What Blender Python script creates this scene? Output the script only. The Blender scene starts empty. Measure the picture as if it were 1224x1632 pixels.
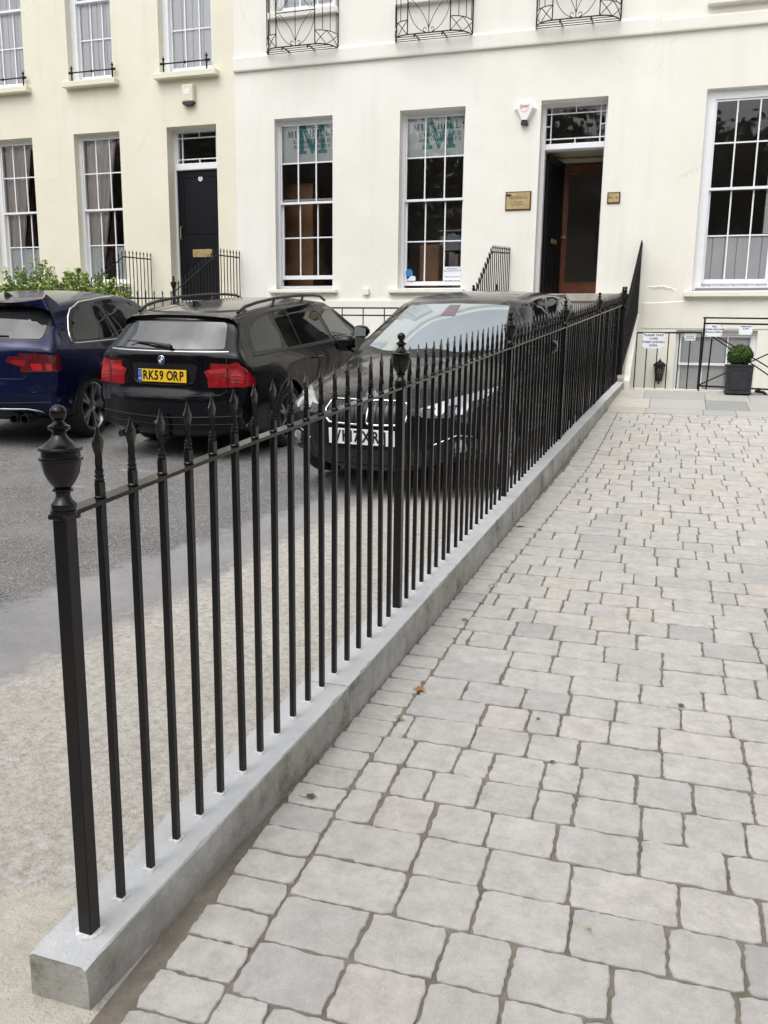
import bpy, bmesh, math, random
from math import sin, cos, pi, radians as rad, sqrt, atan2, floor
from mathutils import Vector, Matrix
from mathutils.bvhtree import BVHTree
random.seed(7)
S = bpy.context.scene
COL = S.collection
# ------------------------------------------------------------------ camera
cam_d = bpy.data.cameras.new('camera'); cam = bpy.data.objects.new('camera', cam_d); COL.objects.link(cam)
cam_d.sensor_fit = 'VERTICAL'; cam_d.sensor_height = 36.0; cam_d.lens = 36.0*1370/1632
cam_d.clip_start = 0.05; cam_d.clip_end = 600
P_, Y_, R_ = 0.1956, -0.3113, 0.0124
Fv = Vector((sin(Y_)*cos(P_), cos(Y_)*cos(P_), -sin(P_))); Rt = Vector((cos(Y_), -sin(Y_), 0)); Up = Rt.cross(Fv)
Ra = cos(R_)*Rt + sin(R_)*Up; Ub = -sin(R_)*Rt + cos(R_)*Up
cam.matrix_world = Matrix(((Ra.x, Ub.x, -Fv.x, 0), (Ra.y, Ub.y, -Fv.y, 0), (Ra.z, Ub.z, -Fv.z, 0), (0, 0, 0, 1)))
S.camera = cam
# ------------------------------------------------------------------ light
SUN_EL, SUN_AZ = rad(58), rad(200)     # azimuth clockwise from +Y
W = bpy.data.worlds.new('World'); S.world = W; W.use_nodes = True
nt = W.node_tree; bg = nt.nodes['Background']
sky = nt.nodes.new('ShaderNodeTexSky'); sky.sky_type = 'NISHITA'; sky.sun_disc = False
sky.sun_elevation = SUN_EL; sky.sun_rotation = SUN_AZ; sky.air_density = 1.0; sky.dust_density = 5.0; sky.ozone_density = 1.0
hs = nt.nodes.new('ShaderNodeHueSaturation'); hs.inputs['Saturation'].default_value = 0.22
nt.links.new(sky.outputs[0], hs.inputs['Color'])
tc = nt.nodes.new('ShaderNodeTexCoord'); no = nt.nodes.new('ShaderNodeTexNoise'); no.inputs['Scale'].default_value = 3.2; no.inputs['Detail'].default_value = 6
mp = nt.nodes.new('ShaderNodeMapping'); mp.inputs['Scale'].default_value = (1, 1, 2.4)
nt.links.new(tc.outputs['Generated'], mp.inputs[0]); nt.links.new(mp.outputs[0], no.inputs['Vector'])
rp = nt.nodes.new('ShaderNodeValToRGB'); rp.color_ramp.elements[0].position = .38; rp.color_ramp.elements[1].position = .68
rp.color_ramp.elements[0].color = (.62, .64, .68, 1); rp.color_ramp.elements[1].color = (1.25, 1.25, 1.25, 1)
nt.links.new(no.outputs['Fac'], rp.inputs[0])
mx = nt.nodes.new('ShaderNodeMix'); mx.data_type = 'RGBA'; mx.blend_type = 'MULTIPLY'; mx.inputs[0].default_value = 1
nt.links.new(hs.outputs[0], mx.inputs[6]); nt.links.new(rp.outputs[0], mx.inputs[7])
nt.links.new(mx.outputs[2], bg.inputs['Color']); bg.inputs['Strength'].default_value = 0.15
sd = bpy.data.lights.new('sun', 'SUN'); sd.energy = 1.2; sd.angle = rad(100); sd.color = (1, .965, .91)
so = bpy.data.objects.new('sun', sd); COL.objects.link(so)
sdir = Vector((sin(SUN_AZ)*cos(SUN_EL), cos(SUN_AZ)*cos(SUN_EL), sin(SUN_EL)))
so.rotation_euler = sdir.to_track_quat('Z', 'Y').to_euler(); so.location = (0, -8, 30)
S.view_settings.view_transform = 'Standard'; S.view_settings.look = 'None'; S.view_settings.exposure = 0.46; S.view_settings.gamma = 1
S.render.engine = 'CYCLES'; S.cycles.max_bounces = 8; S.cycles.transparent_max_bounces = 16

# ------------------------------------------------------------------ materials
def newmat(n):
    m = bpy.data.materials.new(n); m.use_nodes = True
    return m, m.node_tree, m.node_tree.nodes['Principled BSDF']
def setp(b, base=None, rough=None, metal=None, spec=None, coat=None, ior=None):
    if base is not None: b.inputs['Base Color'].default_value = (*base, 1)
    if rough is not None: b.inputs['Roughness'].default_value = rough
    if metal is not None: b.inputs['Metallic'].default_value = metal
    if spec is not None: b.inputs['Specular IOR Level'].default_value = spec
    if ior is not None: b.inputs['IOR'].default_value = ior
    if coat is not None: b.inputs['Coat Weight'].default_value = coat; b.inputs['Coat Roughness'].default_value = .03; b.inputs['Coat IOR'].default_value = 1.4
def plain(n, base, rough=.5, metal=0., spec=.5, coat=None, ior=None, bump=0., bscale=60, var=0., vscale=8, bdist=.003):
    m, t, b = newmat(n); setp(b, base, rough, metal, spec, coat, ior)
    geo = t.nodes.new('ShaderNodeTexCoord')
    if bump:
        no = t.nodes.new('ShaderNodeTexNoise'); no.inputs['Scale'].default_value = bscale; no.inputs['Detail'].default_value = 5
        bp = t.nodes.new('ShaderNodeBump'); bp.inputs['Strength'].default_value = bump; bp.inputs['Distance'].default_value = bdist
        t.links.new(geo.outputs['Object'], no.inputs['Vector']); t.links.new(no.outputs['Fac'], bp.inputs['Height']); t.links.new(bp.outputs[0], b.inputs['Normal'])
    if var:
        no = t.nodes.new('ShaderNodeTexNoise'); no.inputs['Scale'].default_value = vscale; no.inputs['Detail'].default_value = 6
        t.links.new(geo.outputs['Object'], no.inputs['Vector'])
        r = t.nodes.new('ShaderNodeValToRGB'); r.color_ramp.elements[0].position = .3; r.color_ramp.elements[1].position = .7
        r.color_ramp.elements[0].color = (*[c*(1-var) for c in base], 1); r.color_ramp.elements[1].color = (*[min(1, c*(1+var)) for c in base], 1)
        t.links.new(no.outputs['Fac'], r.inputs[0]); t.links.new(r.outputs[0], b.inputs['Base Color'])
    return m
def NN(t, kind, **kw):
    n = t.nodes.new(kind)
    for k, v in kw.items():
        if k in n.inputs: n.inputs[k].default_value = v
        else: setattr(n, k, v)
    return n
def mixc(t, fac, a, b, blend='MIX'):
    n = t.nodes.new('ShaderNodeMix'); n.data_type = 'RGBA'; n.blend_type = blend
    for i, v in ((0, fac), (6, a), (7, b)):
        if hasattr(v, 'links') or hasattr(v, 'is_linked'): t.links.new(v, n.inputs[i])
        else: n.inputs[i].default_value = v if i == 0 else (*v, 1)
    return n.outputs[2]
def ramp(t, fac, stops):
    r = t.nodes.new('ShaderNodeValToRGB'); e = r.color_ramp.elements
    while len(e) < len(stops): e.new(.5)
    for i, (p, c) in enumerate(stops):
        e[i].position = p; e[i].color = (*c, 1) if len(c) == 3 else c
    t.links.new(fac, r.inputs[0]); return r.outputs[0]
def noise(t, scale, detail=5, rough=.55, vec=None, dist=0.):
    n = t.nodes.new('ShaderNodeTexNoise'); n.inputs['Scale'].default_value = scale; n.inputs['Detail'].default_value = detail
    n.inputs['Roughness'].default_value = rough; n.inputs['Distortion'].default_value = dist
    if vec is None:
        c = t.nodes.get('TC') or t.nodes.new('ShaderNodeTexCoord'); c.name = 'TC'; vec = c.outputs['Object']
    t.links.new(vec, n.inputs['Vector']); return n.outputs['Fac']
def bump(t, b, h, strength, dist):
    bp = t.nodes.new('ShaderNodeBump'); bp.inputs['Strength'].default_value = strength; bp.inputs['Distance'].default_value = dist
    t.links.new(h, bp.inputs['Height'])
    if b.inputs['Normal'].links: t.links.new(b.inputs['Normal'].links[0].from_socket, bp.inputs['Normal'])
    t.links.new(bp.outputs[0], b.inputs['Normal'])
BW = lambda v: (v, v, v)
def stucco(n, base):
    m, t, b = newmat(n); setp(b, base, .82, spec=.25)
    f1 = noise(t, .7, 6, .6); f2 = noise(t, 3.2, 7, .65)
    c = mixc(t, ramp(t, f1, [(.35, BW(0)), (.7, BW(1))]), base, tuple(x*y for x, y in zip(base, (.93, .925, .90))))
    # faint vertical weather streaks: noise stretched along z
    mpn = NN(t, 'ShaderNodeMapping'); mpn.inputs['Scale'].default_value = (3.0, 1, .22); t.links.new(t.nodes['TC'].outputs['Object'], mpn.inputs[0])
    f3 = noise(t, 1.6, 5, .6, vec=mpn.outputs[0])
    c = mixc(t, ramp(t, f3, [(.52, BW(0)), (.80, BW(.45))]), c, tuple(x*.82 for x in base))
    c = mixc(t, ramp(t, noise(t, 26, 3, .7), [(.70, BW(0)), (.74, BW(.5))]), c, tuple(x*.72 for x in base))
    t.links.new(c, b.inputs['Base Color'])
    mh = NN(t, 'ShaderNodeMapping'); mh.inputs['Scale'].default_value = (1.0, 1, .9); t.links.new(t.nodes['TC'].outputs['Object'], mh.inputs[0])
    vo = NN(t, 'ShaderNodeTexVoronoi', feature='DISTANCE_TO_EDGE'); vo.inputs['Scale'].default_value = .42; vo.inputs['Randomness'].default_value = 1
    nd = noise(t, 1.4, 6, .7); va = NN(t, 'ShaderNodeVectorMath', operation='ADD'); t.links.new(mh.outputs[0], va.inputs[0]); t.links.new(nd, va.inputs[1]); t.links.new(va.outputs[0], vo.inputs['Vector'])
    crk = mixc(t, 1.0, ramp(t, vo.outputs['Distance'], [(0, BW(.35)), (.003, BW(0))]), ramp(t, noise(t, .9, 3, .5), [(.55, BW(0)), (.62, BW(1))]), 'MULTIPLY')   # hairline cracks here and there
    c = mixc(t, crk, c, tuple(x*.55 for x in base)); t.links.new(c, b.inputs['Base Color'])
    bump(t, b, noise(t, 2.3, 4, .5), .7, .014); bump(t, b, noise(t, 55, 6, .7), .5, .004)
    return m
M = {}
M['cream'] = stucco('cream_stucco', (.82, .795, .66)); M['white'] = stucco('white_stucco', (.855, .845, .79)); M['ivory'] = stucco('ivory_stucco', (.85, .835, .765))
M['paint'] = plain('white_gloss_paint', (.84, .85, .88), .3, bump=.15, bscale=40)
M['iron'] = plain('black_iron_paint', (.0045, .004, .004), .21, spec=.34, bump=.32, bscale=70, bdist=.002)
M['ironold'] = plain('old_black_iron', (.010, .010, .011), .5, spec=.3, bump=.4, bscale=60)
M['seal'] = plain('white_resin_seal', (.64, .64, .65), .5, bump=.8, bscale=90, var=.25, vscale=60)
M['blackdoor'] = plain('black_door_paint', (.006, .0065, .010), .38, spec=.22, bump=.2, bscale=25, var=.2)
M['brass'] = plain('brass', (.50, .39, .20), .45, metal=.75, var=.18, vscale=14)
M['wood'] = plain('varnished_wood', (.13, .045, .020), .3, var=.25, vscale=6)
M['palewood'] = plain('pale_wood', (.40, .20, .10), .5, var=.12, vscale=5)
M['room'] = plain('room_wall', (.62, .57, .54), .9); M['roomfloor'] = plain('room_floor', (.06, .05, .045), .8)
M['hall'] = plain('hall_wall', (.62, .57, .44), .85)
M['curtain'] = plain('curtain_cloth', (.78, .73, .70), .95); M['redcurtain'] = plain('dark_curtain', (.10, .045, .04), .95)
M['net'] = plain('white_shutter', (.91, .92, .94), .7); M['netblue'] = plain('grey_blind', (.50, .55, .60), .8)
M['blind'] = plain('blind_cloth', (.80, .85, .83), .85); M['teal'] = plain('teal_print', (.14, .38, .39), .85); M['ink'] = plain('grey_print', (.035, .04, .045), .8)
M['paper'] = plain('paper', (.74, .77, .82), .6); M['blue'] = plain('blue_plastic', (.03, .22, .55), .5)
M['plasticcream'] = plain('cream_plastic', (.72, .68, .52), .4); M['plasticwhite'] = plain('white_plastic', (.82, .82, .82), .4)
M['darkplastic'] = plain('dark_plastic', (.02, .02, .025), .45); M['redprint'] = plain('red_print', (.55, .02, .08), .5)
M['signwhite'] = plain('sign_white', (.80, .83, .88), .5); M['signink'] = plain('sign_ink', (.03, .03, .06), .5)
M['lead'] = plain('lead_planter', (.022, .023, .028), .5, bump=.3, bscale=30, var=.25)
M['soil'] = plain('soil', (.05, .035, .025), .95, bump=1, bscale=40, bdist=.01)
M['step'] = plain('step_stone', (.36, .34, .30), .85, bump=.4, bscale=30, var=.18)
M['grille'] = plain('vent_grey', (.2, .2, .21), .6)
def mk_glass(n, tint, refl, rough=.015):
    m, t, b = newmat(n); out = t.nodes['Material Output']; t.nodes.remove(b)
    tr = NN(t, 'ShaderNodeBsdfTransparent'); tr.inputs[0].default_value = (*tint, 1)
    gl = NN(t, 'ShaderNodeBsdfGlossy'); gl.inputs['Roughness'].default_value = rough; gl.inputs[0].default_value = (1, 1, 1, 1)
    fr = NN(t, 'ShaderNodeFresnel'); fr.inputs[0].default_value = refl
    c = t.nodes.new('ShaderNodeTexCoord'); c.name = 'TC'
    bpn = NN(t, 'ShaderNodeBump'); bpn.inputs['Strength'].default_value = .12; bpn.inputs['Distance'].default_value = .006
    t.links.new(noise(t, 1.6, 2, .5), bpn.inputs['Height']); t.links.new(bpn.outputs[0], gl.inputs['Normal'])
    mxs = NN(t, 'ShaderNodeMixShader'); t.links.new(fr.outputs[0], mxs.inputs[0]); t.links.new(tr.outputs[0], mxs.inputs[1]); t.links.new(gl.outputs[0], mxs.inputs[2])
    t.links.new(mxs.outputs[0], out.inputs[0]); return m
M['glass'] = mk_glass('window_glass', (.985, .99, .99), 1.58)
M['lampglass'] = mk_glass('lamp_glass', (.6, .62, .62), 1.6)
# car materials
def paint(n, base, rough=.22, flake=.0, dust=.16):
    m, t, b = newmat(n); setp(b, base, rough, metal=.3 if flake else 0, spec=.12, coat=.55)
    g = NN(t, 'ShaderNodeNewGeometry'); sz = NN(t, 'ShaderNodeSeparateXYZ'); t.links.new(g.outputs['Normal'], sz.inputs[0])
    up = ramp(t, sz.outputs[2], [(.70, BW(0)), (.99, BW(dust))])      # settled road dust on the flat panels
    nz = ramp(t, noise(t, 3.5, 6, .6), [(.35, BW(.45)), (.7, BW(1))])
    f = mixc(t, 1.0, up, nz, 'MULTIPLY')
    c = mixc(t, f, base, (.42, .39, .35))
    t.links.new(c, b.inputs['Base Color']); return m
M['carblack'] = paint('black_car_paint', (.003, .003, .005), dust=.30); M['carblue'] = paint('dark_blue_car_paint', (.005, .008, .042), .25, 1)
M['cargrey'] = paint('graphite_car_paint', (.006, .006, .009), .25, 1)
M['carglass'] = plain('car_glass', (.008, .009, .010), .02, spec=.5, ior=1.48)
M['screen'] = plain('sky_pale_windscreen_glass', (.46, .51, .53), .03, metal=.55)  # reflected bright sky painted into the pale, half-metallic base colour
M['rearglass'] = plain('rear_glass', (.02, .023, .026), .02, spec=.5, ior=2.0)
M['trim'] = plain('black_trim', (.008, .008, .009), .3); M['rubber'] = plain('tyre_rubber', (.018, .018, .018), .85, bump=.3, bscale=50)
M['chrome'] = plain('chrome', (.75, .76, .78), .12, metal=1); M['alloy'] = plain('alloy', (.42, .43, .45), .3, metal=.9)
M['darkalloy'] = plain('dark_alloy', (.05, .05, .055), .3, metal=.8)
M['redlens'] = plain('red_lens', (.26, .004, .008), .08, coat=1); M['redlens2'] = plain('bright_red_lens', (.48, .012, .016), .1, coat=1)
M['darkred'] = plain('dark_red_lens', (.10, .004, .008), .08, coat=1)
M['sensor'] = plain('sensor_cover', (.16, .12, .14), .2); M['clearlens'] = plain('clear_lens', (.62, .65, .68), .08, metal=.6); M['lensdark'] = plain('lens_dark', (.03, .032, .035), .05, coat=1)
M['plateyellow'] = plain('plate_yellow', (.80, .50, .015), .4); M['platewhite'] = plain('plate_white', (.78, .79, .80), .4)
M['plateblue'] = plain('plate_blue', (.01, .10, .42), .4); M['plateink'] = plain('plate_ink', (.006, .006, .006), .4)
M['roundelblue'] = plain('roundel_blue', (.01, .16, .50), .2); M['roundelwhite'] = plain('roundel_white', (.8, .8, .8), .2)
# leaves
def leafmat(n, c1, c2):
    m, t, b = newmat(n); setp(b, c1, .5, spec=.4)
    at = NN(t, 'ShaderNodeAttribute', attribute_name='tone')
    t.links.new(ramp(t, at.outputs['Fac'], [(0, c1), (1, c2)]), b.inputs['Base Color'])
    return m
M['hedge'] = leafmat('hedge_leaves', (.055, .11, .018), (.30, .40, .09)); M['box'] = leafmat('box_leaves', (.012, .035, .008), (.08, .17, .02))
M['treeleaf'] = leafmat('tree_leaves', (.07, .10, .05), (.16, .20, .10)); M['bark'] = plain('bark', (.10, .075, .055), .9, bump=1, bscale=12, bdist=.02)
M['blossom'] = plain('blossom', (.75, .75, .68), .7); M['deadleaf'] = plain('dead_leaf', (.34, .15, .045), .7, var=.3, vscale=40)
M['deadleafdark'] = plain('dark_dead_leaf', (.10, .07, .05), .7); M['deadleafpale'] = plain('pale_dead_leaf', (.44, .34, .17), .7)

# ------------------------------------------------------------------ mesh helpers
def tag(o, label=None, cat=None, group=None, kind=None):
    if label: o['label'] = label
    if cat: o['category'] = cat
    if group: o['group'] = group
    if kind: o['kind'] = kind
    return o
def thing(name, label, cat, loc=(0, 0, 0), rz=0, group=None):
    o = bpy.data.objects.new(name, None); COL.objects.link(o); o.location = loc; o.rotation_euler = (0, 0, rz); o.empty_display_size = .1
    return tag(o, label, cat, group)
def copy_tree(o, parent=None):
    c = o.copy(); COL.objects.link(c); c.parent = parent
    for ch in list(o.children): copy_tree(ch, c)
    return c
class MB:
    def __init__(s): s.v = []; s.f = []; s.m = []
    def add(s, vs, fs, mi=0):
        k = len(s.v); s.v += [tuple(p) for p in vs]; s.f += [tuple(i+k for i in f) for f in fs]; s.m += [mi]*len(fs); return s
    def box(s, x0, x1, y0, y1, z0, z1, mi=0):
        v = [(x0,y0,z0),(x1,y0,z0),(x1,y1,z0),(x0,y1,z0),(x0,y0,z1),(x1,y0,z1),(x1,y1,z1),(x0,y1,z1)]
        return s.add(v, [(3,2,1,0),(4,5,6,7),(0,1,5,4),(1,2,6,5),(2,3,7,6),(3,0,4,7)], mi)
    def bbox(s, x0, x1, y0, y1, z0, z1, bv=.004, mi=0):
        """box with bevelled vertical+horizontal edges"""
        bm = bmesh.new(); bmesh.ops.create_cube(bm, size=1)
        for v in bm.verts: v.co = Vector(((x0+x1)/2+v.co.x*(x1-x0), (y0+y1)/2+v.co.y*(y1-y0), (z0+z1)/2+v.co.z*(z1-z0)))
        bmesh.ops.bevel(bm, geom=bm.edges[:], offset=bv, segments=1, affect='EDGES')
        bm.verts.index_update(); s.add([v.co[:] for v in bm.verts], [[v.index for v in f.verts] for f in bm.faces], mi); bm.free(); return s
    def tube(s, pts, r, n=6, mi=0, cap=True):
        pts = [Vector(p) for p in pts]; rings = []; N = len(pts)
        rs = r if isinstance(r, (list, tuple)) else [r]*N
        prev = None
        for i in range(N):
            d = (pts[min(i+1, N-1)]-pts[max(i-1, 0)]); d = d.normalized() if d.length > 1e-9 else Vector((0, 0, 1))
            if prev is None:
                u = d.cross(Vector((0, 0, 1)) if abs(d.z) < .9 else Vector((0, 1, 0))).normalized()
            else:
                u = prev-d*prev.dot(d); u = u.normalized() if u.length > 1e-6 else d.orthogonal().normalized()
            prev = u; w = d.cross(u)
            rings.append([pts[i]+rs[i]*(cos(2*pi*(k+.5)/n)*u+sin(2*pi*(k+.5)/n)*w) for k in range(n)])
        vs = [p for rg in rings for p in rg]; fs = []
        for i in range(N-1):
            for k in range(n): fs.append((i*n+k, i*n+(k+1) % n, (i+1)*n+(k+1) % n, (i+1)*n+k))
        if cap: fs += [tuple(range(n-1, -1, -1)), tuple((N-1)*n+k for k in range(n))]
        return s.add(vs, fs, mi)
    def lathe(s, prof, n=16, c=(0, 0, 0), mi=0, cap=True):
        vs = []; fs = []
        for r, z in prof:
            for k in range(n): vs.append((c[0]+r*cos(2*pi*k/n), c[1]+r*sin(2*pi*k/n), c[2]+z))
        for i in range(len(prof)-1):
            for k in range(n): fs.append((i*n+k, i*n+(k+1) % n, (i+1)*n+(k+1) % n, (i+1)*n+k))
        if cap: fs += [tuple(range(n-1, -1, -1)), tuple((len(prof)-1)*n+k for k in range(n))]
        return s.add(vs, fs, mi)
    def sphere(s, c, r, n=12, mi=0):
        r3 = r if isinstance(r, (tuple, list)) else (r, r, r); vs = []; fs = []; m = n//2
        for i in range(m+1):
            a = pi*i/m
            for k in range(n): vs.append((c[0]+r3[0]*sin(a)*cos(2*pi*k/n), c[1]+r3[1]*sin(a)*sin(2*pi*k/n), c[2]+r3[2]*cos(a)))
        for i in range(m):
            for k in range(n): fs.append((i*n+k, (i+1)*n+k, (i+1)*n+(k+1) % n, i*n+(k+1) % n))
        return s.add(vs, fs, mi)
    def prism(s, poly, a, b, axis='y', mi=0):
        """poly 2D extruded between a and b along axis; (u,v)=(x,z) for y, (y,z) for x, (x,y) for z"""
        def P(u, v, w): return {'y': (u, w, v), 'x': (w, u, v), 'z': (u, v, w)}[axis]
        n = len(poly); vs = [P(u, v, a) for u, v in poly]+[P(u, v, b) for u, v in poly]
        fs = [tuple(range(n)), tuple(range(2*n-1, n-1, -1))]+[(i, i+n, (i+1) % n+n, (i+1) % n) for i in range(n)]
        return s.add(vs, fs, mi)
    def build(s, name, mats, parent=None, smooth=False, clean=True, ang=35):
        me = bpy.data.meshes.new(name); me.from_pydata(s.v, [], s.f)
        if not isinstance(mats, (list, tuple)): mats = [mats]
        for m in mats: me.materials.append(M[m] if isinstance(m, str) else m)
        if len(mats) > 1: me.polygons.foreach_set('material_index', s.m)
        if clean:
            bm = bmesh.new(); bm.from_mesh(me); bmesh.ops.remove_doubles(bm, verts=bm.verts, dist=1e-5)
            bmesh.ops.recalc_face_normals(bm, faces=bm.faces); bm.to_mesh(me); bm.free()
        if smooth:
            me.polygons.foreach_set('use_smooth', [True]*len(me.polygons))
            try: me.set_sharp_from_angle(angle=rad(ang))
            except Exception: pass
        me.update(); o = bpy.data.objects.new(name, me); COL.objects.link(o)
        if parent is not None: o.parent = parent
        return o
def text_mb(body, size, align='CENTER', ext=.0008, space=1.0, bold=0.0):
    cu = bpy.data.curves.new('t', 'FONT'); cu.body = body; cu.size = size; cu.align_x = align; cu.align_y = 'CENTER'; cu.extrude = ext
    cu.space_character = space; cu.offset = bold; cu.space_line = .9; cu.resolution_u = 4
    o = bpy.data.objects.new('t', cu); COL.objects.link(o); bpy.context.view_layer.update()
    me = bpy.data.meshes.new_from_object(o.evaluated_get(bpy.context.evaluated_depsgraph_get()))
    r = ([v.co.copy() for v in me.vertices], [tuple(p.vertices) for p in me.polygons])
    bpy.data.objects.remove(o); bpy.data.curves.remove(cu); bpy.data.meshes.remove(me); return r
def add_text(mb, body, size, origin, u=(1, 0, 0), v=(0, 0, 1), mi=0, sx=1., **kw):
    vs, fs = text_mb(body, size, **kw); u = Vector(u); v = Vector(v); n = u.cross(v); o = Vector(origin)
    mb.add([o+u*p.x*sx+v*p.y+n*p.z for p in vs], fs, mi)
# stroke font with serifs: each letter in a 1x1 box, strokes (x0,z0,x1,z1,thick?) thick=1 heavy 0 light
SER = {'M': [(.08,0,.14,1,0),(.14,1,.5,.05,1),(.5,.05,.86,1,0),(.86,1,.93,0,1),(0,0,.18,0,2),(.80,0,1,0,2),(.02,1,.16,1,2),(.84,1,.98,1,2)],
 'I': [(.5,0,.5,1,1),(.35,0,.65,0,2),(.35,1,.65,1,2)], 'T': [(.5,0,.5,1,1),(.08,1,.92,1,0),(.35,0,.65,0,2),(.08,1,.08,.85,2),(.92,1,.92,.85,2)],
 'C': [(.88,.82,.7,.97,0),(.7,.97,.4,.97,0),(.4,.97,.15,.75,1),(.15,.75,.1,.5,1),(.1,.5,.15,.25,1),(.15,.25,.4,.03,1),(.4,.03,.7,.03,0),(.7,.03,.9,.2,0)],
 'H': [(.17,0,.17,1,1),(.83,0,.83,1,1),(.17,.5,.83,.5,0),(.05,0,.29,0,2),(.71,0,.95,0,2),(.05,1,.29,1,2),(.71,1,.95,1,2)],
 'E': [(.2,0,.2,1,1),(.2,1,.8,1,0),(.2,.52,.65,.52,0),(.2,0,.82,0,0),(.8,1,.8,.85,2),(.82,0,.82,.17,2),(.08,0,.2,0,2),(.08,1,.2,1,2)],
 'L': [(.2,0,.2,1,1),(.2,0,.82,0,0),(.82,0,.82,.18,2),(.08,0,.3,0,2),(.08,1,.32,1,2)],
 'S': [(.78,.85,.6,.98,0),(.6,.98,.35,.98,0),(.35,.98,.2,.8,1),(.2,.8,.3,.6,1),(.3,.6,.7,.42,1),(.7,.42,.8,.22,1),(.8,.22,.65,.02,1),(.65,.02,.35,.02,0),(.35,.02,.18,.17,0)],
 'A': [(.1,0,.5,1,0),(.5,1,.9,0,1),(.25,.35,.75,.35,0),(0,0,.2,0,2),(.78,0,1,0,2)],
 'R': [(.2,0,.2,1,1),(.2,1,.6,1,0),(.6,1,.78,.85,1),(.78,.85,.78,.65,1),(.78,.65,.6,.5,0),(.6,.5,.2,.5,0),(.5,.5,.88,0,1),(.08,0,.32,0,2)],
 'D': [(.18,0,.18,1,1),(.18,1,.55,1,0),(.55,1,.85,.72,1),(.85,.72,.85,.28,1),(.85,.28,.55,0,1),(.55,0,.18,0,0)],
 'O': [(.5,1,.2,.85,0),(.2,.85,.1,.5,1),(.1,.5,.2,.15,1),(.2,.15,.5,0,0),(.5,0,.8,.15,0),(.8,.15,.9,.5,1),(.9,.5,.8,.85,1),(.8,.85,.5,1,0)],
 'U': [(.17,1,.17,.25,1),(.17,.25,.35,.02,1),(.35,.02,.6,.02,0),(.6,.02,.82,.25,0),(.82,.25,.82,1,0),(.05,1,.3,1,2),(.7,1,.94,1,2)],
 'N': [(.15,0,.15,1,0),(.15,1,.85,0,1),(.85,0,.85,1,0),(.03,0,.27,0,2),(.73,1,.97,1,2)]}
def serif(mb, body, x0, x1, z0, h, y, mi=0, wt=.10):
    """serif capitals between x0 and x1 on the plane y, facing -y"""
    n = len(body); wd = (x1-x0)/n; k = 0
    for i, ch in enumerate(body):
        for (a, b, c, d, t) in SER.get(ch, []):
            w = h*wt*(1.5, 1.5, 1.0)[1 if t == 1 else 2] if t else h*wt*.7
            p = Vector((x0+(i+.08+.84*a)*wd, 0, z0+b*h)); q = Vector((x0+(i+.08+.84*c)*wd, 0, z0+d*h))
            dd = (q-p); 
            if dd.length < 1e-6: continue
            dd.normalize(); nn = Vector((-dd.z, 0, dd.x))*w/2; p -= dd*w*.3; q += dd*w*.3; yy = y-k*2e-6; k += 1
            mb.add([(r.x, yy, r.z) for r in (p-nn, q-nn, q+nn, p+nn)], [(0, 1, 2, 3)], mi)
bigM = [(0,0),(.30,0),(.30,.10),(.21,.12),(.21,.72),(.47,0),(.53,0),(.78,.72),(.78,.12),(.70,.10),(.70,0),(1,0),(1,.10),(.93,.12),(.93,.88),(1,.90),(1,1),(.76,1),(.51,.33),(.26,1),(0,1),(0,.90),(.08,.88),(.08,.12),(0,.10)]

# ------------------------------------------------------------------ ground heights
def zp(y):
    if y < 1.365: return -1.462+.0475*(y-1.365) if y > -6 else -1.462+.0475*(-7.365)
    return -1.462+.0475*(y-1.365)+.0036*(y-1.365)**2
GD = -.035
def zg(y, x=-6.):
    f = min(1, max(0, (-1.5-x)/1.8)); return zp(y)+GD*f*f*(3-2*f) if x < 0 else zp(y)+GD
def slope(y): return atan2(zp(y+.5)-zp(y-.5), 1)
# fence line
def fp(n):
    t = n*.118; az = .0383
    return Vector((-1.1756+sin(az)*t+.0014*cos(az)*t*t, 1.4714+cos(az)*t-.0014*sin(az)*t*t, -1.3444+.0721*t+.0009*t*t))
def fx(y):
    n = (y-1.4714)/.118/.999; return fp(n).x

# ---- ground sheet
m, t, b = newmat('parking_surface'); setp(b, (.2, .2, .2), .9, spec=.2)
c0 = NN(t, 'ShaderNodeTexCoord'); c0.name = 'TC'; sx = NN(t, 'ShaderNodeSeparateXYZ'); t.links.new(c0.outputs['Object'], sx.inputs[0])
def mth(op, a, b_=None, c_=None):
    n = t.nodes.new('ShaderNodeMath'); n.operation = op
    for i, v in enumerate((a, b_, c_)):
        if v is None: continue
        if hasattr(v, 'is_linked'): t.links.new(v, n.inputs[i])
        else: n.inputs[i].default_value = v
    return n.outputs[0]
nlow = noise(t, 2.2, 6, .65); nmid = noise(t, 9, 6, .7); nfine = noise(t, 90, 4, .7); nsp = noise(t, 260, 2, .5)
xw = mth('ADD', sx.outputs[0], mth('MULTIPLY', mth('SUBTRACT', nmid, .5), .60)); yy = sx.outputs[1]
ed1 = mth('MINIMUM', mth('ADD', mth('MULTIPLY', mth('SUBTRACT', yy, 3.5), .30), -3.2), -2.25)     # tarmac | smooth strip
ed2 = mth('MINIMUM', mth('ADD', mth('MULTIPLY', mth('SUBTRACT', yy, 2.7), .13), -2.52), -2.1)     # smooth strip | concrete
d1 = ramp(t, mth('ADD', mth('MULTIPLY', mth('SUBTRACT', xw, ed1), 3.), .5), [(.30, BW(0)), (.70, BW(1))])
d2 = ramp(t, mth('ADD', mth('MULTIPLY', mth('SUBTRACT', xw, ed2), 3.), .5), [(.25, BW(0)), (.75, BW(1))])
tar = ramp(t, nfine, [(.38, (.075, .073, .072)), (.5, (.17, .167, .163)), (.62, (.38, .37, .36))])
tar = mixc(t, ramp(t, nlow, [(.40, BW(0)), (.70, BW(.6))]), tar, (.30, .295, .285))
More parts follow.
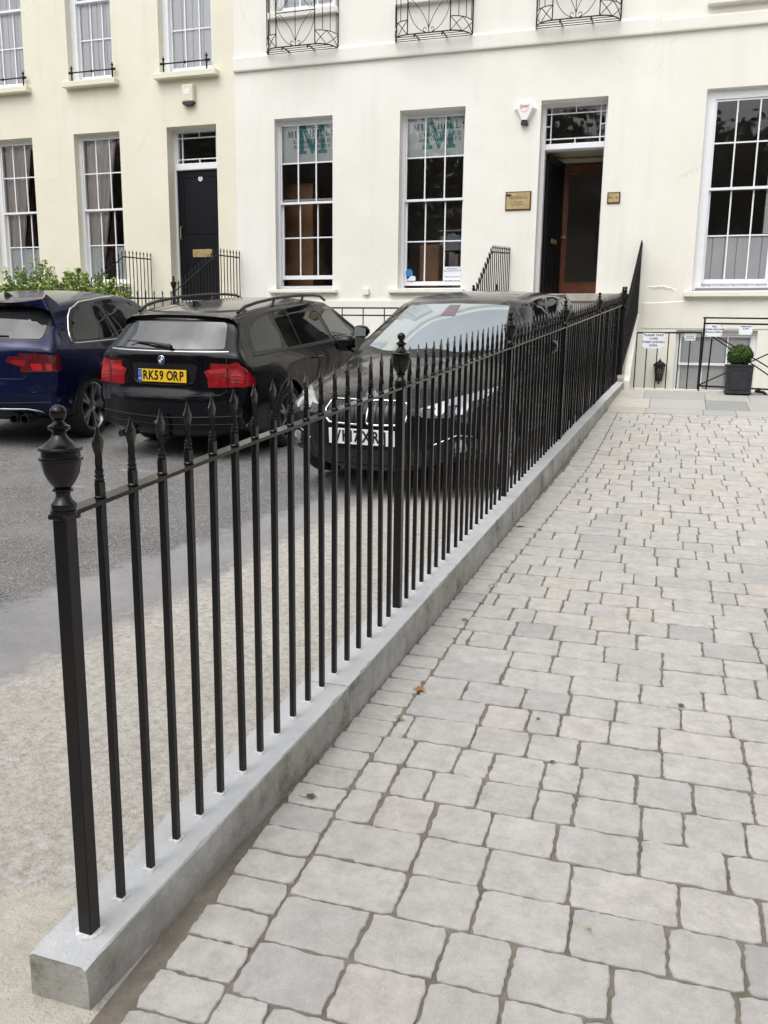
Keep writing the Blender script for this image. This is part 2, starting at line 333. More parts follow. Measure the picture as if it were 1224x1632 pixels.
tar = mixc(t, ramp(t, noise(t, 34, 3, .9), [(.62, BW(0)), (.67, BW(.95))]), tar, (.52, .51, .50))
mps = NN(t, 'ShaderNodeMapping'); mps.inputs['Scale'].default_value = (.5, 3.2, 1); mps.inputs['Rotation'].default_value = (0, 0, .5); t.links.new(c0.outputs['Object'], mps.inputs[0])
tar = mixc(t, ramp(t, noise(t, 2.4, 8, .8, vec=mps.outputs[0]), [(.60, BW(0)), (.66, BW(.75))]), tar, (.48, .47, .455))
strip = mixc(t, ramp(t, nlow, [(.3, BW(0)), (.7, BW(1))]), (.28, .276, .275), (.39, .382, .375))
strip = mixc(t, ramp(t, nfine, [(.62, BW(0)), (.7, BW(.6))]), strip, (.13, .125, .12))
conc = ramp(t, noise(t, 30, 8, .85), [(.38, (.34, .31, .275)), (.5, (.54, .51, .465)), (.62, (.68, .655, .61))])
conc = mixc(t, ramp(t, nlow, [(.35, BW(0)), (.7, BW(.4))]), conc, (.42, .385, .34))
conc = mixc(t, ramp(t, noise(t, 13, 5, .8), [(.64, BW(0)), (.69, BW(.55))]), conc, (.22, .195, .165))
conc = mixc(t, ramp(t, nsp, [(.68, BW(0)), (.72, BW(.8))]), conc, (.66, .64, .6))
cc = mixc(t, d1, tar, strip); cc = mixc(t, d2, cc, conc)
# cement skirt at the near end of the kerb
dx = mth('ADD', xw, 1.42); dy = mth('ADD', yy, -1.22); dd = mth('SQRT', mth('ADD', mth('MULTIPLY', dx, dx), mth('MULTIPLY', mth('MULTIPLY', dy, dy), .45)))
sk = ramp(t, mth('ADD', dd, mth('MULTIPLY', mth('SUBTRACT', nmid, .5), .25)), [(.30, BW(1)), (.335, BW(0))])
skc = mixc(t, ramp(t, nmid, [(.45, BW(0)), (.7, BW(.6))]), (.62, .59, .50), (.42, .39, .33))
cc = mixc(t, sk, cc, skc)
t.links.new(cc, b.inputs['Base Color']); bump(t, b, noise(t, 16, 7, .75), .9, .022); bump(t, b, nfine, .9, .009)
M['parking'] = m
mb = MB(); xs_ = [-80, -40, -20, -12, -9, -7, -5, -4, -3.3, -3, -2.7, -2.4, -2.1, -1.8, -1.5, -1.12, -1.0, 0, 1, 3, 6, 12, 30, 80]
ys_ = [-80, -40, -20, -10, -6]+[-5+.5*i for i in range(34)]+[12.05]
vs = [(x, y, zg(y, x)-(0 if x < -1.1 else .03)) for y in ys_ for x in xs_]; nx = len(xs_)
mb.add(vs, [(j*nx+i, j*nx+i+1, (j+1)*nx+i+1, (j+1)*nx+i) for j in range(len(ys_)-1) for i in range(nx-1)])
tag(mb.build('ground', 'parking', smooth=True), kind='structure')
mb = MB(); mb.box(-40, 20, 12.05, 14.6, -3.1, -3.0)
tag(mb.build('lightwell_floor', 'step'), kind='structure')
mb = MB(); mb.box(-40, 20, 12.05, 12.2, -3.0, zg(12.05)+.01)
tag(mb.build('lightwell_wall', 'ivory'), kind='structure')

# ------------------------------------------------------------------ paving
m, t, b = newmat('paver_concrete'); setp(b, (.5, .48, .45), .78, spec=.3)
at = NN(t, 'ShaderNodeAttribute', attribute_name='tone')
base = ramp(t, at.outputs['Fac'], [(0, (.37, .36, .35)), (.3, (.52, .495, .46)), (.5, (.46, .445, .43)), (.7, (.58, .555, .51)), (.88, (.53, .485, .455)), (1, (.55, .495, .42))])
base = mixc(t, ramp(t, noise(t, 1.1, 5, .6), [(.35, BW(0)), (.68, BW(1))]), base, (.57, .55, .525), 'MIX')
base = mixc(t, .45, base, ramp(t, at.outputs['Fac'], [(0, (.37, .365, .36)), (.5, (.52, .50, .475)), (1, (.55, .50, .44))]))
base = mixc(t, ramp(t, noise(t, 14, 7, .8), [(.38, BW(0)), (.72, BW(.8))]), base, (.31, .298, .28))
base = mixc(t, ramp(t, noise(t, 3.1, 6, .7), [(.55, BW(0)), (.75, BW(.45))]), base, (.26, .245, .23))
base = mixc(t, ramp(t, noise(t, 240, 2, .5), [(.66, BW(0)), (.72, BW(.6))]), base, (.74, .73, .71))
base = mixc(t, ramp(t, noise(t, 170, 2, .5), [(.70, BW(0)), (.75, BW(.6))]), base, (.20, .19, .18))
t.links.new(base, b.inputs['Base Color']); bump(t, b, noise(t, 26, 7, .8), .8, .008); bump(t, b, noise(t, 200, 4, .7), .7, .002)
M['paver'] = m
m, t, b = newmat('joint_sand'); setp(b, (.12, .1, .08), .95, spec=.15)
bs = ramp(t, noise(t, 12, 7, .75), [(.3, (.13, .112, .092)), (.6, (.24, .212, .178)), (.8, (.36, .33, .285))])
bs = mixc(t, ramp(t, noise(t, 5, 4, .7), [(.6, BW(0)), (.7, BW(.5))]), bs, (.07, .09, .035))
t.links.new(bs, b.inputs['Base Color']); bump(t, b, noise(t, 60, 6, .8), 1, .006)
M['joint'] = m
mb = MB(); ys2 = [-3+.4*i for i in range(34)]; ys2 = [y for y in ys2 if y < 10.2]+[10.21]
for j in range(len(ys2)-1):
    y0, y1 = ys2[j], ys2[j+1]; a0 = fx(max(y0, 1.3))+.02; a1 = fx(max(y1, 1.3))+.02
    if y1 <= 1.3: a0 = a1 = -1.9
    mb.add([(a0, y0, zp(y0)-.006), (6, y0, zp(y0)-.006), (6, y1, zp(y1)-.006), (a1, y1, zp(y1)-.006)], [(0, 1, 2, 3)])
tag(mb.build('joint_sand', 'joint', clean=False), kind='structure')
rng = random.Random(11)
PV = []; PF = []; PT = []
def paver(x0, x1, y0, y1, tone):
    g = .0024; j = .0048
    x0 += g+rng.uniform(-.001, .002); x1 -= g+rng.uniform(-.001, .002); y0 += g*.8; y1 -= g*.8
    lift = rng.uniform(-.0015, .002); tx = rng.uniform(-.006, .006); ty = rng.uniform(-.006, .006)
    cut = [rng.uniform(.004, .013) for _ in range(4)]
    pts = []
    def side(ax, ay, bx, by):
        L = sqrt((bx-ax)**2+(by-ay)**2); n = max(3, int(L/.014)); nx_, ny_ = (by-ay)/L, -(bx-ax)/L; w = 0
        for k in range(n):
            f = k/n; w = w*.55+rng.uniform(-j, j)
            pts.append((ax+(bx-ax)*f-nx_*abs(w)*1.0+nx_*.001, ay+(by-ay)*f-ny_*abs(w)+ny_*.001))
    side(x0+cut[0], y0, x1-cut[1], y0); side(x1, y0+cut[1], x1, y1-cut[2]); side(x1-cut[2], y1, x0+cut[3], y1); side(x0, y1-cut[3], x0, y0+cut[0])
    cx, cy = (x0+x1)/2, (y0+y1)/2; n = len(pts); k = len(PV)
    def Z(x, y): return zp(y)+lift+tx*(x-cx)+ty*(y-cy)
    for s, dz in ((1.0, -.012), (1.0, -.0025), (None, 0.0)):
        for (x, y) in pts:
            if s is None:
                dx_, dy_ = cx-x, cy-y; L = sqrt(dx_*dx_+dy_*dy_); e = .0035; x, y = x+dx_/L*e, y+dy_/L*e
            PV.append((x, y, Z(x, y)+dz))
    for r in range(2):
        for i in range(n): PF.append((k+r*n+i, k+r*n+(i+1) % n, k+(r+1)*n+(i+1) % n, k+(r+1)*n+i)); PT.append(tone)
    PF.append(tuple(k+2*n+i for i in range(n))); PT.append(tone)
def jx(y):   # joint between border course and field
    P = [(-4, -.86), (1.73, -.852), (2.44, -.872), (3.757, -.829), (4.63, -.79), (5.957, -.69), (7.49, -.575), (10.22, -.489)]
    for (a, p), (c, q) in zip(P, P[1:]):
        if y <= c: return p+(q-p)*max(0, (y-a)/(c-a))
    return P[-1][1]
y = -2.4; r0 = 0
ROW = .1752; y = 2.045-26*ROW
while y < 10.2-.05:
    y1 = min(y+ROW, 10.205); x = jx((y+y1)/2)
    first = True
    while x < 5.0:
        w = rng.choice([.118, .165, .175, .175, .20, .232, .245, .275]) if not first else rng.choice([.06, .118, .175, .232, .29])
        first = False
        w *= rng.uniform(.98, 1.02)
        if y < -1.5 and x > 3: break
        tone = min(1, max(0, rng.gauss(.42, .2))) if rng.random() > .08 else rng.uniform(.8, 1)
        if y > 6: tone = min(1, tone+.18)
        paver(x, x+w, y, y1, tone); x += w
    y = y1
y = 1.30
while y < 10.15:
    d = .1195; y1 = min(y+d, 10.2); xj = jx((y+y1)/2); xl = max(fx(y)+.100, xj-.182+rng.uniform(-.008, .006))
    if xj-xl > .05: paver(xl, xj, y, y1, min(1, max(0, rng.gauss(.4, .15))))
    y = y1
# border course running on in front of the kerb end
y = 1.30
while y > -2: paver(-1.04, -.855, y-.1195, y, rng.uniform(.2, .6)); y -= .1195
me = bpy.data.meshes.new('paving'); me.from_pydata(PV, [], PF); me.materials.append(M['paver'])
ca = me.attributes.new('tone', 'FLOAT', 'FACE'); ca.data.foreach_set('value', PT)
o = bpy.data.objects.new('paving', me); COL.objects.link(o); tag(o, kind='structure')
# flagstones
m, t, b = newmat('flagstone'); setp(b, (.4, .4, .38), .8, spec=.3)
at = NN(t, 'ShaderNodeAttribute', attribute_name='tone')
base = ramp(t, at.outputs['Fac'], [(0, (.26, .27, .27)), (.3, (.38, .375, .355)), (.6, (.46, .45, .415)), (.85, (.47, .44, .37)), (1, (.60, .59, .54))])
base = mixc(t, ramp(t, noise(t, 3, 6, .7), [(.4, BW(0)), (.7, BW(.4))]), base, (.32, .31, .29))
t.links.new(base, b.inputs['Base Color']); bump(t, b, noise(t, 18, 5, .7), .4, .004); M['flag'] = m
PV = []; PF = []; PT = []
y = 10.215
for (d, ws) in ((.34, [.43, .62, .35, .5, .6, .55, .6, .6, .6, .6]), (.62, [.46, .63, .46, .7, .5, .6, .6, .6, .6]), (.60, [.38, .72, .50, .6, .5, .6, .6, .6])):
    x = -.62
    for i, w in enumerate(ws):
        y1 = min(y+d, 11.98); tone = rng.uniform(.15, .75)
        if d == .34: tone = [.8, .45, .3, .5, 1, .4, .5, .3, .5, .6][i]
        if d == .62: tone = [.9, .5, .05, .35, .6, .5, .4, .5, .5][i]
        g = .003; k = len(PV); X0, X1, Y0, Y1 = x+g, x+w-g, y+g, y1-g
        for zz in (-.02, 0): PV += [(X0, Y0, zp(Y0)+zz), (X1, Y0, zp(Y0)+zz), (X1, Y1, zp(Y1)+zz), (X0, Y1, zp(Y1)+zz)]
        PF += [(k+4, k+5, k+6, k+7)]+[(k+a, k+(a+1) % 4, k+4+(a+1) % 4, k+4+a) for a in range(4)]; PT += [tone]*5; x += w
    y = y1
me = bpy.data.meshes.new('flagstone_path'); me.from_pydata(PV, [], PF); me.materials.append(M['flag'])
ca = me.attributes.new('tone', 'FLOAT', 'FACE'); ca.data.foreach_set('value', PT)
o = bpy.data.objects.new('flagstone_path', me); COL.objects.link(o); tag(o, kind='structure')

# ------------------------------------------------------------------ kerb stones
m, t, b = newmat('kerb_stone'); setp(b, (.40, .405, .40), .75, spec=.3)
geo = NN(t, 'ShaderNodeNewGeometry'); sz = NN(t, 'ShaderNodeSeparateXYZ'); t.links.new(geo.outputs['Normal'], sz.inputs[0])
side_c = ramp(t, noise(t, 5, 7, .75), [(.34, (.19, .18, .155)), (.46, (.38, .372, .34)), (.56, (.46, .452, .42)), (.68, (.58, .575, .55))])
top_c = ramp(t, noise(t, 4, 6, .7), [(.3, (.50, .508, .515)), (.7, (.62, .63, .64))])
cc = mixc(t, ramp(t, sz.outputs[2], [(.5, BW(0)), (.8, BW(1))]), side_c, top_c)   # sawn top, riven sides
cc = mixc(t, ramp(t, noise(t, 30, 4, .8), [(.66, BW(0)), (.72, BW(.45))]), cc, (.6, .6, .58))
t.links.new(cc, b.inputs['Base Color']); bump(t, b, noise(t, 20, 7, .8), 1.0, .012); bump(t, b, noise(t, 6, 5, .6), .6, .012); M['kerb'] = m
def kerb_off(y):  # right offset
    return min(.094, .066+.020*max(0, y-1.38))
seams = [1.375, 2.80, 4.25, 5.72, 7.2, 8.68, 10.1, 11.25, 12.12]
kl = ['nearest grey kerb stone with a chipped end under the big corner post', 'second grey kerb stone from the near end, first joint behind it', 'grey kerb stone holding the second urn post',
      'grey kerb stone just past the second urn post', 'grey kerb stone holding the third urn post', 'grey kerb stone just past the third urn post, beside the far pavers', 'grey kerb stone beside the end of the block paving', 'last grey kerb stone against the stair wall by the flagstones']
for si in range(8):
    ya, yb = seams[si]+.002, seams[si+1]-.002; th = thing('kerb_stone', kl[si], 'kerb stone', (fx(ya), ya, 0), group='kerb stones under the railing')
    ox, oy = fx(ya), ya; N = max(6, int((yb-ya)/.035)); vs = []; fs = []; rk = random.Random(si)
    for i in range(N+1):
        y = ya+(yb-ya)*i/N; c = fx(y); zt = fp((y-1.4714)/.118).z; l = c-.088; r = c+kerb_off(y); zb = zp(y)-.06
        e = rk.uniform(.002, .004) if si else rk.uniform(.002, .006)
        if rk.random() < .06: e += .006
        bj = rk.uniform(0, .006)
        sec = [(l, zb), (l, zt-.004), (l+.004, zt), (r-e, zt), (r-e*.2, zt-e*1.1), (r, zt-.03), (r+bj*.3, zt-.07), (r+bj, zb)]
        if si == 0 and i == 0: sec = [(l+.0, zb), (l, zt-.010), (l+.01, zt-.004), (r-.016, zt-.006), (r-.006, zt-.014), (r-.001, zt-.04), (r, zt-.08), (r, zb)]
        if si == 0 and i == 1: sec[3] = (r-.010, zt-.001)
        vs += [(x-ox, y-oy, z) for x, z in sec]
    n = 8
    for i in range(N):
        for k in range(n-1): fs.append((i*n+k, i*n+k+1, (i+1)*n+k+1, (i+1)*n+k))
    fs += [tuple(range(n)), tuple(N*n+k for k in range(n))]
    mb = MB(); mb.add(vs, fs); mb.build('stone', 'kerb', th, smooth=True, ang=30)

# ------------------------------------------------------------------ main railing
FS = Vector((.04, 1, .0)).normalized()
def bar_mesh(h_below, spear=True):
    """square bar with a spear head; z=0 at the rail top; flat head along local y"""
    mb = MB(); a = .0088
    mb.bbox(-a, a, -a, a, -h_below, .036, .0015)
    lev = [(.036,.0095,.0095),(.038,.012,.012),(.041,.012,.012),(.043,.0095,.0095),(.045,.009,.009),(.047,.012,.012),(.050,.012,.012),(.052,.0085,.0095),(.060,.0095,.0115),(.066,.0078,.0085),(.078,.0085,.0095),(.095,.0075,.0085),(.112,.006,.0155),(.125,.0055,.0185),(.133,.005,.013),(.145,.004,.007),(.155,.0028,.0035),(.160,.001,.001)]
    vs = []; n = 4
    for z, hx, hy in lev:
        vs += [(hx, 0, z), (hx*.35, hy, z), (-hx*.35, hy, z), (-hx, 0, z), (-hx*.35, -hy, z), (hx*.35, -hy, z)]
    n = 6; fs = [(i*n+k, i*n+(k+1) % n, (i+1)*n+(k+1) % n, (i+1)*n+k) for i in range(len(lev)-1) for k in range(n)]+[tuple(range(n)), tuple((len(lev)-1)*n+k for k in range(n))]
    mb.add(vs, fs)
    mb.lathe([(.0125, -.001), (.013, .002), (.011, .005)], 8)
    return mb
def urn_prof(s=1.0):
    P = [(.030,0),(.030,.009),(.026,.010),(.0275,.018),(.027,.024),(.019,.033),(.0155,.042),(.0165,.050),(.0225,.053),(.0225,.057),(.018,.060),(.026,.070),(.032,.080),(.038,.094),(.0415,.112),(.0425,.120),(.0468,.1225),(.0475,.1255),(.0468,.1285),(.0420,.130),(.0415,.142),(.0465,.1445),(.0475,.1480),(.0460,.1515),(.0405,.153),(.030,.161),(.020,.170),(.0150,.178),(.0145,.186),(.022,.190),(.0245,.194),(.0235,.198),(.017,.201),(.0115,.206),(.010,.208)]
    P = [(r*s, z*s) for r, z in P]
    for i in range(1, 11):
        a = pi*i/10; 
        if i > 1 or True: P.append((max(.0005, .0185*s*sin(.35+(pi-.35)*i/10)), (.226-.0185*cos(.35+(pi-.35)*i/10))*s))
    return P
rail = thing('iron_railing', 'long black iron railing with spear heads and urn posts on the grey kerb', 'railing', (fp(0).x, fp(0).y, fp(0).z))
O = fp(0)
H = 1.0
mb = MB(); N = 90; vs = []; n = 4
for i in range(N+1):
    p = fp(i)-O; z = p.z+H
    z -= .012*max(0, 1-i/7)
    vs += [(p.x-.019, p.y, z), (p.x+.019, p.y, z), (p.x+.019, p.y, z-.010), (p.x-.019, p.y, z-.010)]
mb.add(vs, [(i*4+k, i*4+(k+1) % 4, (i+1)*4+(k+1) % 4, (i+1)*4+k) for i in range(N) for k in range(4)]+[(0, 1, 2, 3), (N*4, N*4+1, N*4+2, N*4+3)])
mb.build('top_rail', 'iron', rail)
b0 = None; ang = -.045
for i in range(1, 90):
    if i % 18 == 0: continue
    p = fp(i)-O
    if b0 is None:
        b0 = bar_mesh(H+.01).build('bar', 'iron', rail, smooth=True, ang=40); c = b0
        sl = MB(); sl.box(-.016, .016, -.016, .016, -H-.006, -H+.0035); s0 = sl.build('base_seal', 'seal', b0)
    else:
        c = copy_tree(b0, rail)
    c.location = (p.x, p.y, p.z+H-.012*max(0, 1-i/7)); c.rotation_euler = (random.gauss(0, .0022), random.gauss(0, .0022), ang+random.gauss(0, .05))
    c.children[0].location.z = .012*max(0, 1-i/7)
p0 = None
for i in range(0, 91, 18):
    p = fp(i)-O
    if p0 is None:
        mb = MB(); a = .0175; mb.bbox(-a, a, -a, a, -H-.012, -.002, .002); mb.bbox(-.0235, .0235, -.0235, .0235, -.007, .004, .0015)
        p0 = mb.build('post', 'iron', rail); mb = MB(); mb.lathe(urn_prof(.93), 28, (0, 0, .003)); mb.build('urn_finial', 'iron', p0, smooth=True, ang=28)
        mb = MB(); mb.lathe([(.034, -H-.002), (.033, -H+.003), (.024, -H+.004)], 9); mb.build('base_seal', 'seal', p0); c = p0
    else: c = copy_tree(p0, rail)
    c.location = (p.x, p.y, p.z+H-(.020 if i == 0 else .004)); c.rotation_euler = (0, 0, ang)
    for ch in c.children:
        if ch.name.startswith('base_seal'): ch.location.z = .020 if i == 0 else .004

# generic secondary railing: path of points (top rail), bars down to a lower path
def mini_railing(name, label, pts, spacing, hb, group=None, spear=.11, posts=(), r=.008, lower=None, base=None):
    org = Vector(base or pts[0]); th = thing(name, label, 'railing', org[:], group=group)
    P = [Vector(p)-org for p in pts]
    mb = MB(); mb.tube(P, .011, 6)
    if lower: mb.tube([Vector(p)-org for p in lower], .010, 6)
    mb.build('top_rail', 'ironold', th, smooth=True)
    L = [0]
    for a, b in zip(P, P[1:]): L.append(L[-1]+(b-a).length)
    nn = max(1, int(L[-1]/spacing)); bars = {}
    for i in range(nn+1):
        s = L[-1]*i/nn
        for k in range(len(P)-1):
            if s <= L[k+1]+1e-6: q = P[k].lerp(P[k+1], (s-L[k])/max(1e-6, L[k+1]-L[k])); break
        h = hb(q+org) if callable(hb) else hb; key = round(h, 2)
        if key not in bars:
            m_ = MB(); pr = [(0, 0, -h), (0, 0, spear*.55), (0, 0, spear)] if spear else [(0, 0, -h), (0, 0, 0), (0, 0, .004)]
            m_.tube(pr, [r, r, r*.25] if spear else [r, r, r], 6)
            if spear: m_.tube([(0, 0, spear*.45), (0, 0, spear*.6), (0, 0, spear)], [r*.9, r*1.7, r*.2], 6)
            bars[key] = c = m_.build('bar', 'ironold', th)
        else: c = bars[key].copy(); COL.objects.link(c)
        c.location = q; c.parent = th
    for q, h, s in posts:
        q = Vector(q)-org; m_ = MB(); m_.bbox(-.02, .02, -.02, .02, -h, 0, .002); c = m_.build('post', 'ironold', th); c.location = q
        m_ = MB(); m_.lathe(urn_prof(s), 12); m_.build('urn_finial', 'ironold', c, smooth=True)
    return th
# steep stair railing at the far end
mini_railing('stair_railing', 'steep black iron railing climbing beside the stone stair next to the open doorway', [(-.578, 12.13, .30), (-.485, 13.90, 1.40), (-.482, 13.98, 1.40)], .085,
             lambda q: q.z-(-.40+(q.y-12.13)*.455), spear=.14, posts=[((-.58, 12.09, .47), 1.0, 1.15)], r=.010, lower=[(-.578, 12.13, -.30), (-.485, 13.90, .50)])
mini_railing('stair_railing', 'black stair railing with spikes left of the open doorway', [(-2.47, 11.45, .62), (-2.475, 12.55, 1.27), (-2.47, 13.96, 1.385)], .145,
             lambda q: 1.0, spear=.10, r=.0085, posts=[((-2.48, 11.42, .50), 1.0, 1.0), ((-2.32, 12.2, .56), 1.0, 1.0)])
mini_railing('stair_railing', 'black stair railing sloping across the foot of the closed black door', [(-7.24, 11.92, .72), (-7.19, 13.15, 1.37), (-7.185, 13.96, 1.40)], .105,
             lambda q: 1.1, spear=.12, posts=[((-7.25, 11.9, .70), 1.2, 1.0)])
mini_railing('stair_railing', 'black stair railing behind the hedge, left of the closed black door', [(-8.97, 11.95, .70), (-8.96, 13.13, 1.37), (-8.955, 13.96, 1.40)], .105,
             lambda q: 1.1, spear=.12, posts=[((-8.98, 11.92, .52), 1.2, 1.0)])
mini_railing('area_railing', 'low run of spiked black railing between hedge and the closed black door steps', [(-8.85, 11.98, .62), (-7.35, 11.98, .62)], .15, lambda q: 1.15, spear=.12)
mini_railing('area_railing', 'spiked black railing behind the blue car and hedge', [(-12.5, 11.98, .62), (-9.1, 11.98, .62)], .15, lambda q: 1.15, spear=.12, posts=[((-9.86, 11.97, .72), 1.25, 1.0)])
mini_railing('area_railing', 'plain black bar railing under the blind windows, behind the parked black cars', [(-7.1, 11.98, .478), (-2.6, 11.98, .468)], .31, lambda q: 1.0, spear=0, lower=[(-7.1, 11.98, .375), (-2.6, 11.98, .365)])
mini_railing('area_railing', 'black railing by the basement stair carrying the steep uneven steps sign', [(-.395, 11.97, .155), (.40, 11.97, .163)], .115, lambda q: .72, spear=0, base=(-.395, 11.97, -.56))

# ------------------------------------------------------------------ houses
FY = 14.0
def wall_mesh(mb, x0, x1, z0, z1, ops, y=FY):
    xs = sorted({x0, x1, *[o[0] for o in ops], *[o[1] for o in ops]}); zs = sorted({z0, z1, *[o[2] for o in ops], *[o[3] for o in ops]})
    xs = [x for x in xs if x0 <= x <= x1]; zs = [z for z in zs if z0 <= z <= z1]
    for i in range(len(xs)-1):
        for j in range(len(zs)-1):
            cx, cz = (xs[i]+xs[i+1])/2, (zs[j]+zs[j+1])/2
            if any(o[0] < cx < o[1] and o[2] < cz < o[3] for o in ops): continue
            mb.add([(xs[i], y, zs[j]), (xs[i+1], y, zs[j]), (xs[i+1], y, zs[j+1]), (xs[i], y, zs[j+1])], [(0, 1, 2, 3)])
    for o in ops:
        a, b_, c, d, r = o; k = y+r
        mb.add([(a, y, c), (b_, y, c), (b_, y, d), (a, y, d), (a, k, c), (b_, k, c), (b_, k, d), (a, k, d)], [(0, 4, 5, 1), (1, 5, 6, 2), (2, 6, 7, 3), (3, 7, 4, 0)])
def house(name, label, x0, x1, ops, mat, ztop=8.6, zbot=-3.05):
    th = thing(name, label, 'house', (x0, FY, 0)); T = Matrix.Translation((-x0, -FY, 0))
    def B(mb, nm, mt, par=th, **k):
        o = mb.build(nm, mt, par, **k)
        if par is th: o.location = (-x0, -FY, 0)
        return o
    th['_'] = 0; del th['_']
    mb = MB(); wall_mesh(mb, x0, x1, zbot, ztop, ops); B(mb, 'wall', mat)
    mb = MB(); mb.add([(x0, FY, zbot), (x0, 24, zbot), (x0, 24, ztop), (x0, FY, ztop)], [(0, 1, 2, 3)]); mb.add([(x1, FY, zbot), (x1, 24, zbot), (x1, 24, ztop), (x1, FY, ztop)], [(0, 1, 2, 3)])
    mb.add([(x0, 24, zbot), (x1, 24, zbot), (x1, 24, ztop), (x0, 24, ztop)], [(0, 1, 2, 3)]); B(mb, 'side_wall', mat)
    mb = MB(); mb.box(x0, x1, FY-.18, 24, ztop, ztop+.35); B(mb, 'parapet', mat)
    # rooms (front side open behind the windows)
    mb = MB()
    for (z0, z1) in ((-2.9, .55), (.62, 4.25), (4.40, 8.3)):
        a, b_, c, d = x0+.02, x1-.02, FY+.30, 19.0
        mb.add([(a, c, z0), (b_, c, z0), (b_, d, z0), (a, d, z0), (a, c, z1), (b_, c, z1), (b_, d, z1), (a, d, z1)], [(0, 1, 2, 3), (7, 6, 5, 4), (1, 2, 6, 5), (2, 3, 7, 6), (3, 0, 4, 7)])
    B(mb, 'room', 'room'); return th, B
def sash(th, B, x0, x1, z0, z1, gx, gz, meet, y=FY+.15, fr=.045, raised=0., label=None):
    """gx: glazing bar xs, gz: bar zs, meet: meeting rail z. (x0..x1,z0..z1) glass area outer"""
    mb = MB()
    ox0, ox1, oz0, oz1 = x0-.15, x1+.15, z0-.16, z1+.16
    mb.box(ox0, x0-.0, y-.02, y+.10, oz0, oz1); mb.box(x1+.0, ox1, y-.02, y+.10, oz0, oz1); mb.box(x0, x1, y-.018, y+.10, z1, oz1)
    mb.box(x0, x1, y-.018, y+.10, oz0, oz0+.05)
    yu, yl = y, y+.045
    br = .010
    # upper sash sits in front
    mb.box(x0+.001, x0+.025, yu, yu+.035, meet, z1-.001); mb.box(x1-.025, x1-.001, yu, yu+.035, meet, z1-.001); mb.box(x0+.025, x1-.025, yu, yu+.034, z1-.03, z1-.002)
    mb.box(x0-.02, x1+.0, yu-.012, yu+.04, meet-.018, meet+.018)
    for s in (x0-.012, ): mb.prism([(s-.012, meet-.018), (s+.01, meet-.018), (s+.01, meet-.07), (s, meet-.055)], yu-.008, yu+.03)
    for g in gx: mb.box(g-br, g+br, yu+.004, yu+.03, meet+.018, z1-.03)
    for g in gz:
        if g > meet: mb.box(x0+.025, x1-.025, yu+.006, yu+.028, g-br, g+br)
    zb = z0+raised
    lx = .012
    mb.box(x0+.001, x0+.035, yl, yl+.035, zb-.065, meet-.018+raised); mb.box(x1-.035, x1-.001, yl, yl+.035, zb-.065, meet-.018+raised); mb.box(x0+.035, x1-.035, yl+.001, yl+.034, zb-.065, zb)
    if raised: mb.box(x0+.03, x1-.03, yl, yl+.034, meet+raised-.03, meet+raised)
    for g in gx: mb.box(g-br+lx, g+br+lx, yl+.004, yl+.03, zb, meet-.018)
    for g in gz:
        if g < meet: mb.box(x0+.035, x1-.035, yl+.006, yl+.028, g-br+raised*0, g+br)
    w = B(mb, 'window', 'paint')
    if label: w['label'] = label
    g = MB(); g.add([(x0+.02, yu+.018, meet), (x1-.02, yu+.018, meet), (x1-.02, yu+.018, z1-.02), (x0+.02, yu+.018, z1-.02)], [(0, 1, 2, 3)])
    g.add([(x0+.02, yl+.018, zb-.03), (x1-.02, yl+.018, zb-.03), (x1-.02, yl+.018, meet), (x0+.02, yl+.018, meet)], [(0, 1, 2, 3)])
    g.build('pane', 'glass', w, clean=False); return w
def sill(w, x0, x1, z0, z1, y0=FY-.09, y1=FY+.16, mat='white'):
    mb = MB(); mb.bbox(x0, x1, y0, y1, z0, z1, .008); mb.build('sill', mat, w)
def drape(w, x0, x1, z0, z1, y, mat, lean=0., folds=7, name='curtain', amp=.02, pinch=None):
    mb = MB(); nx_ = folds*4; nz = 10; vs = []
    for j in range(nz+1):
        f = j/nz; z = z1+(z0-z1)*f
        for i in range(nx_+1):
            u = i/nx_; xa, xb = x0, x1+lean*f
            if pinch: xb = x0+(x1-x0)*(1-pinch*sin(pi*f*.75))
            vs.append((xa+(xb-xa)*u, y+amp*sin(u*folds*2*pi+f*.6), z))
    n = nx_+1
    mb.add(vs, [(j*n+i, j*n+i+1, (j+1)*n+i+1, (j+1)*n+i) for j in range(nz) for i in range(nx_)])
    mb.build(name, mat, w, smooth=True, clean=False)

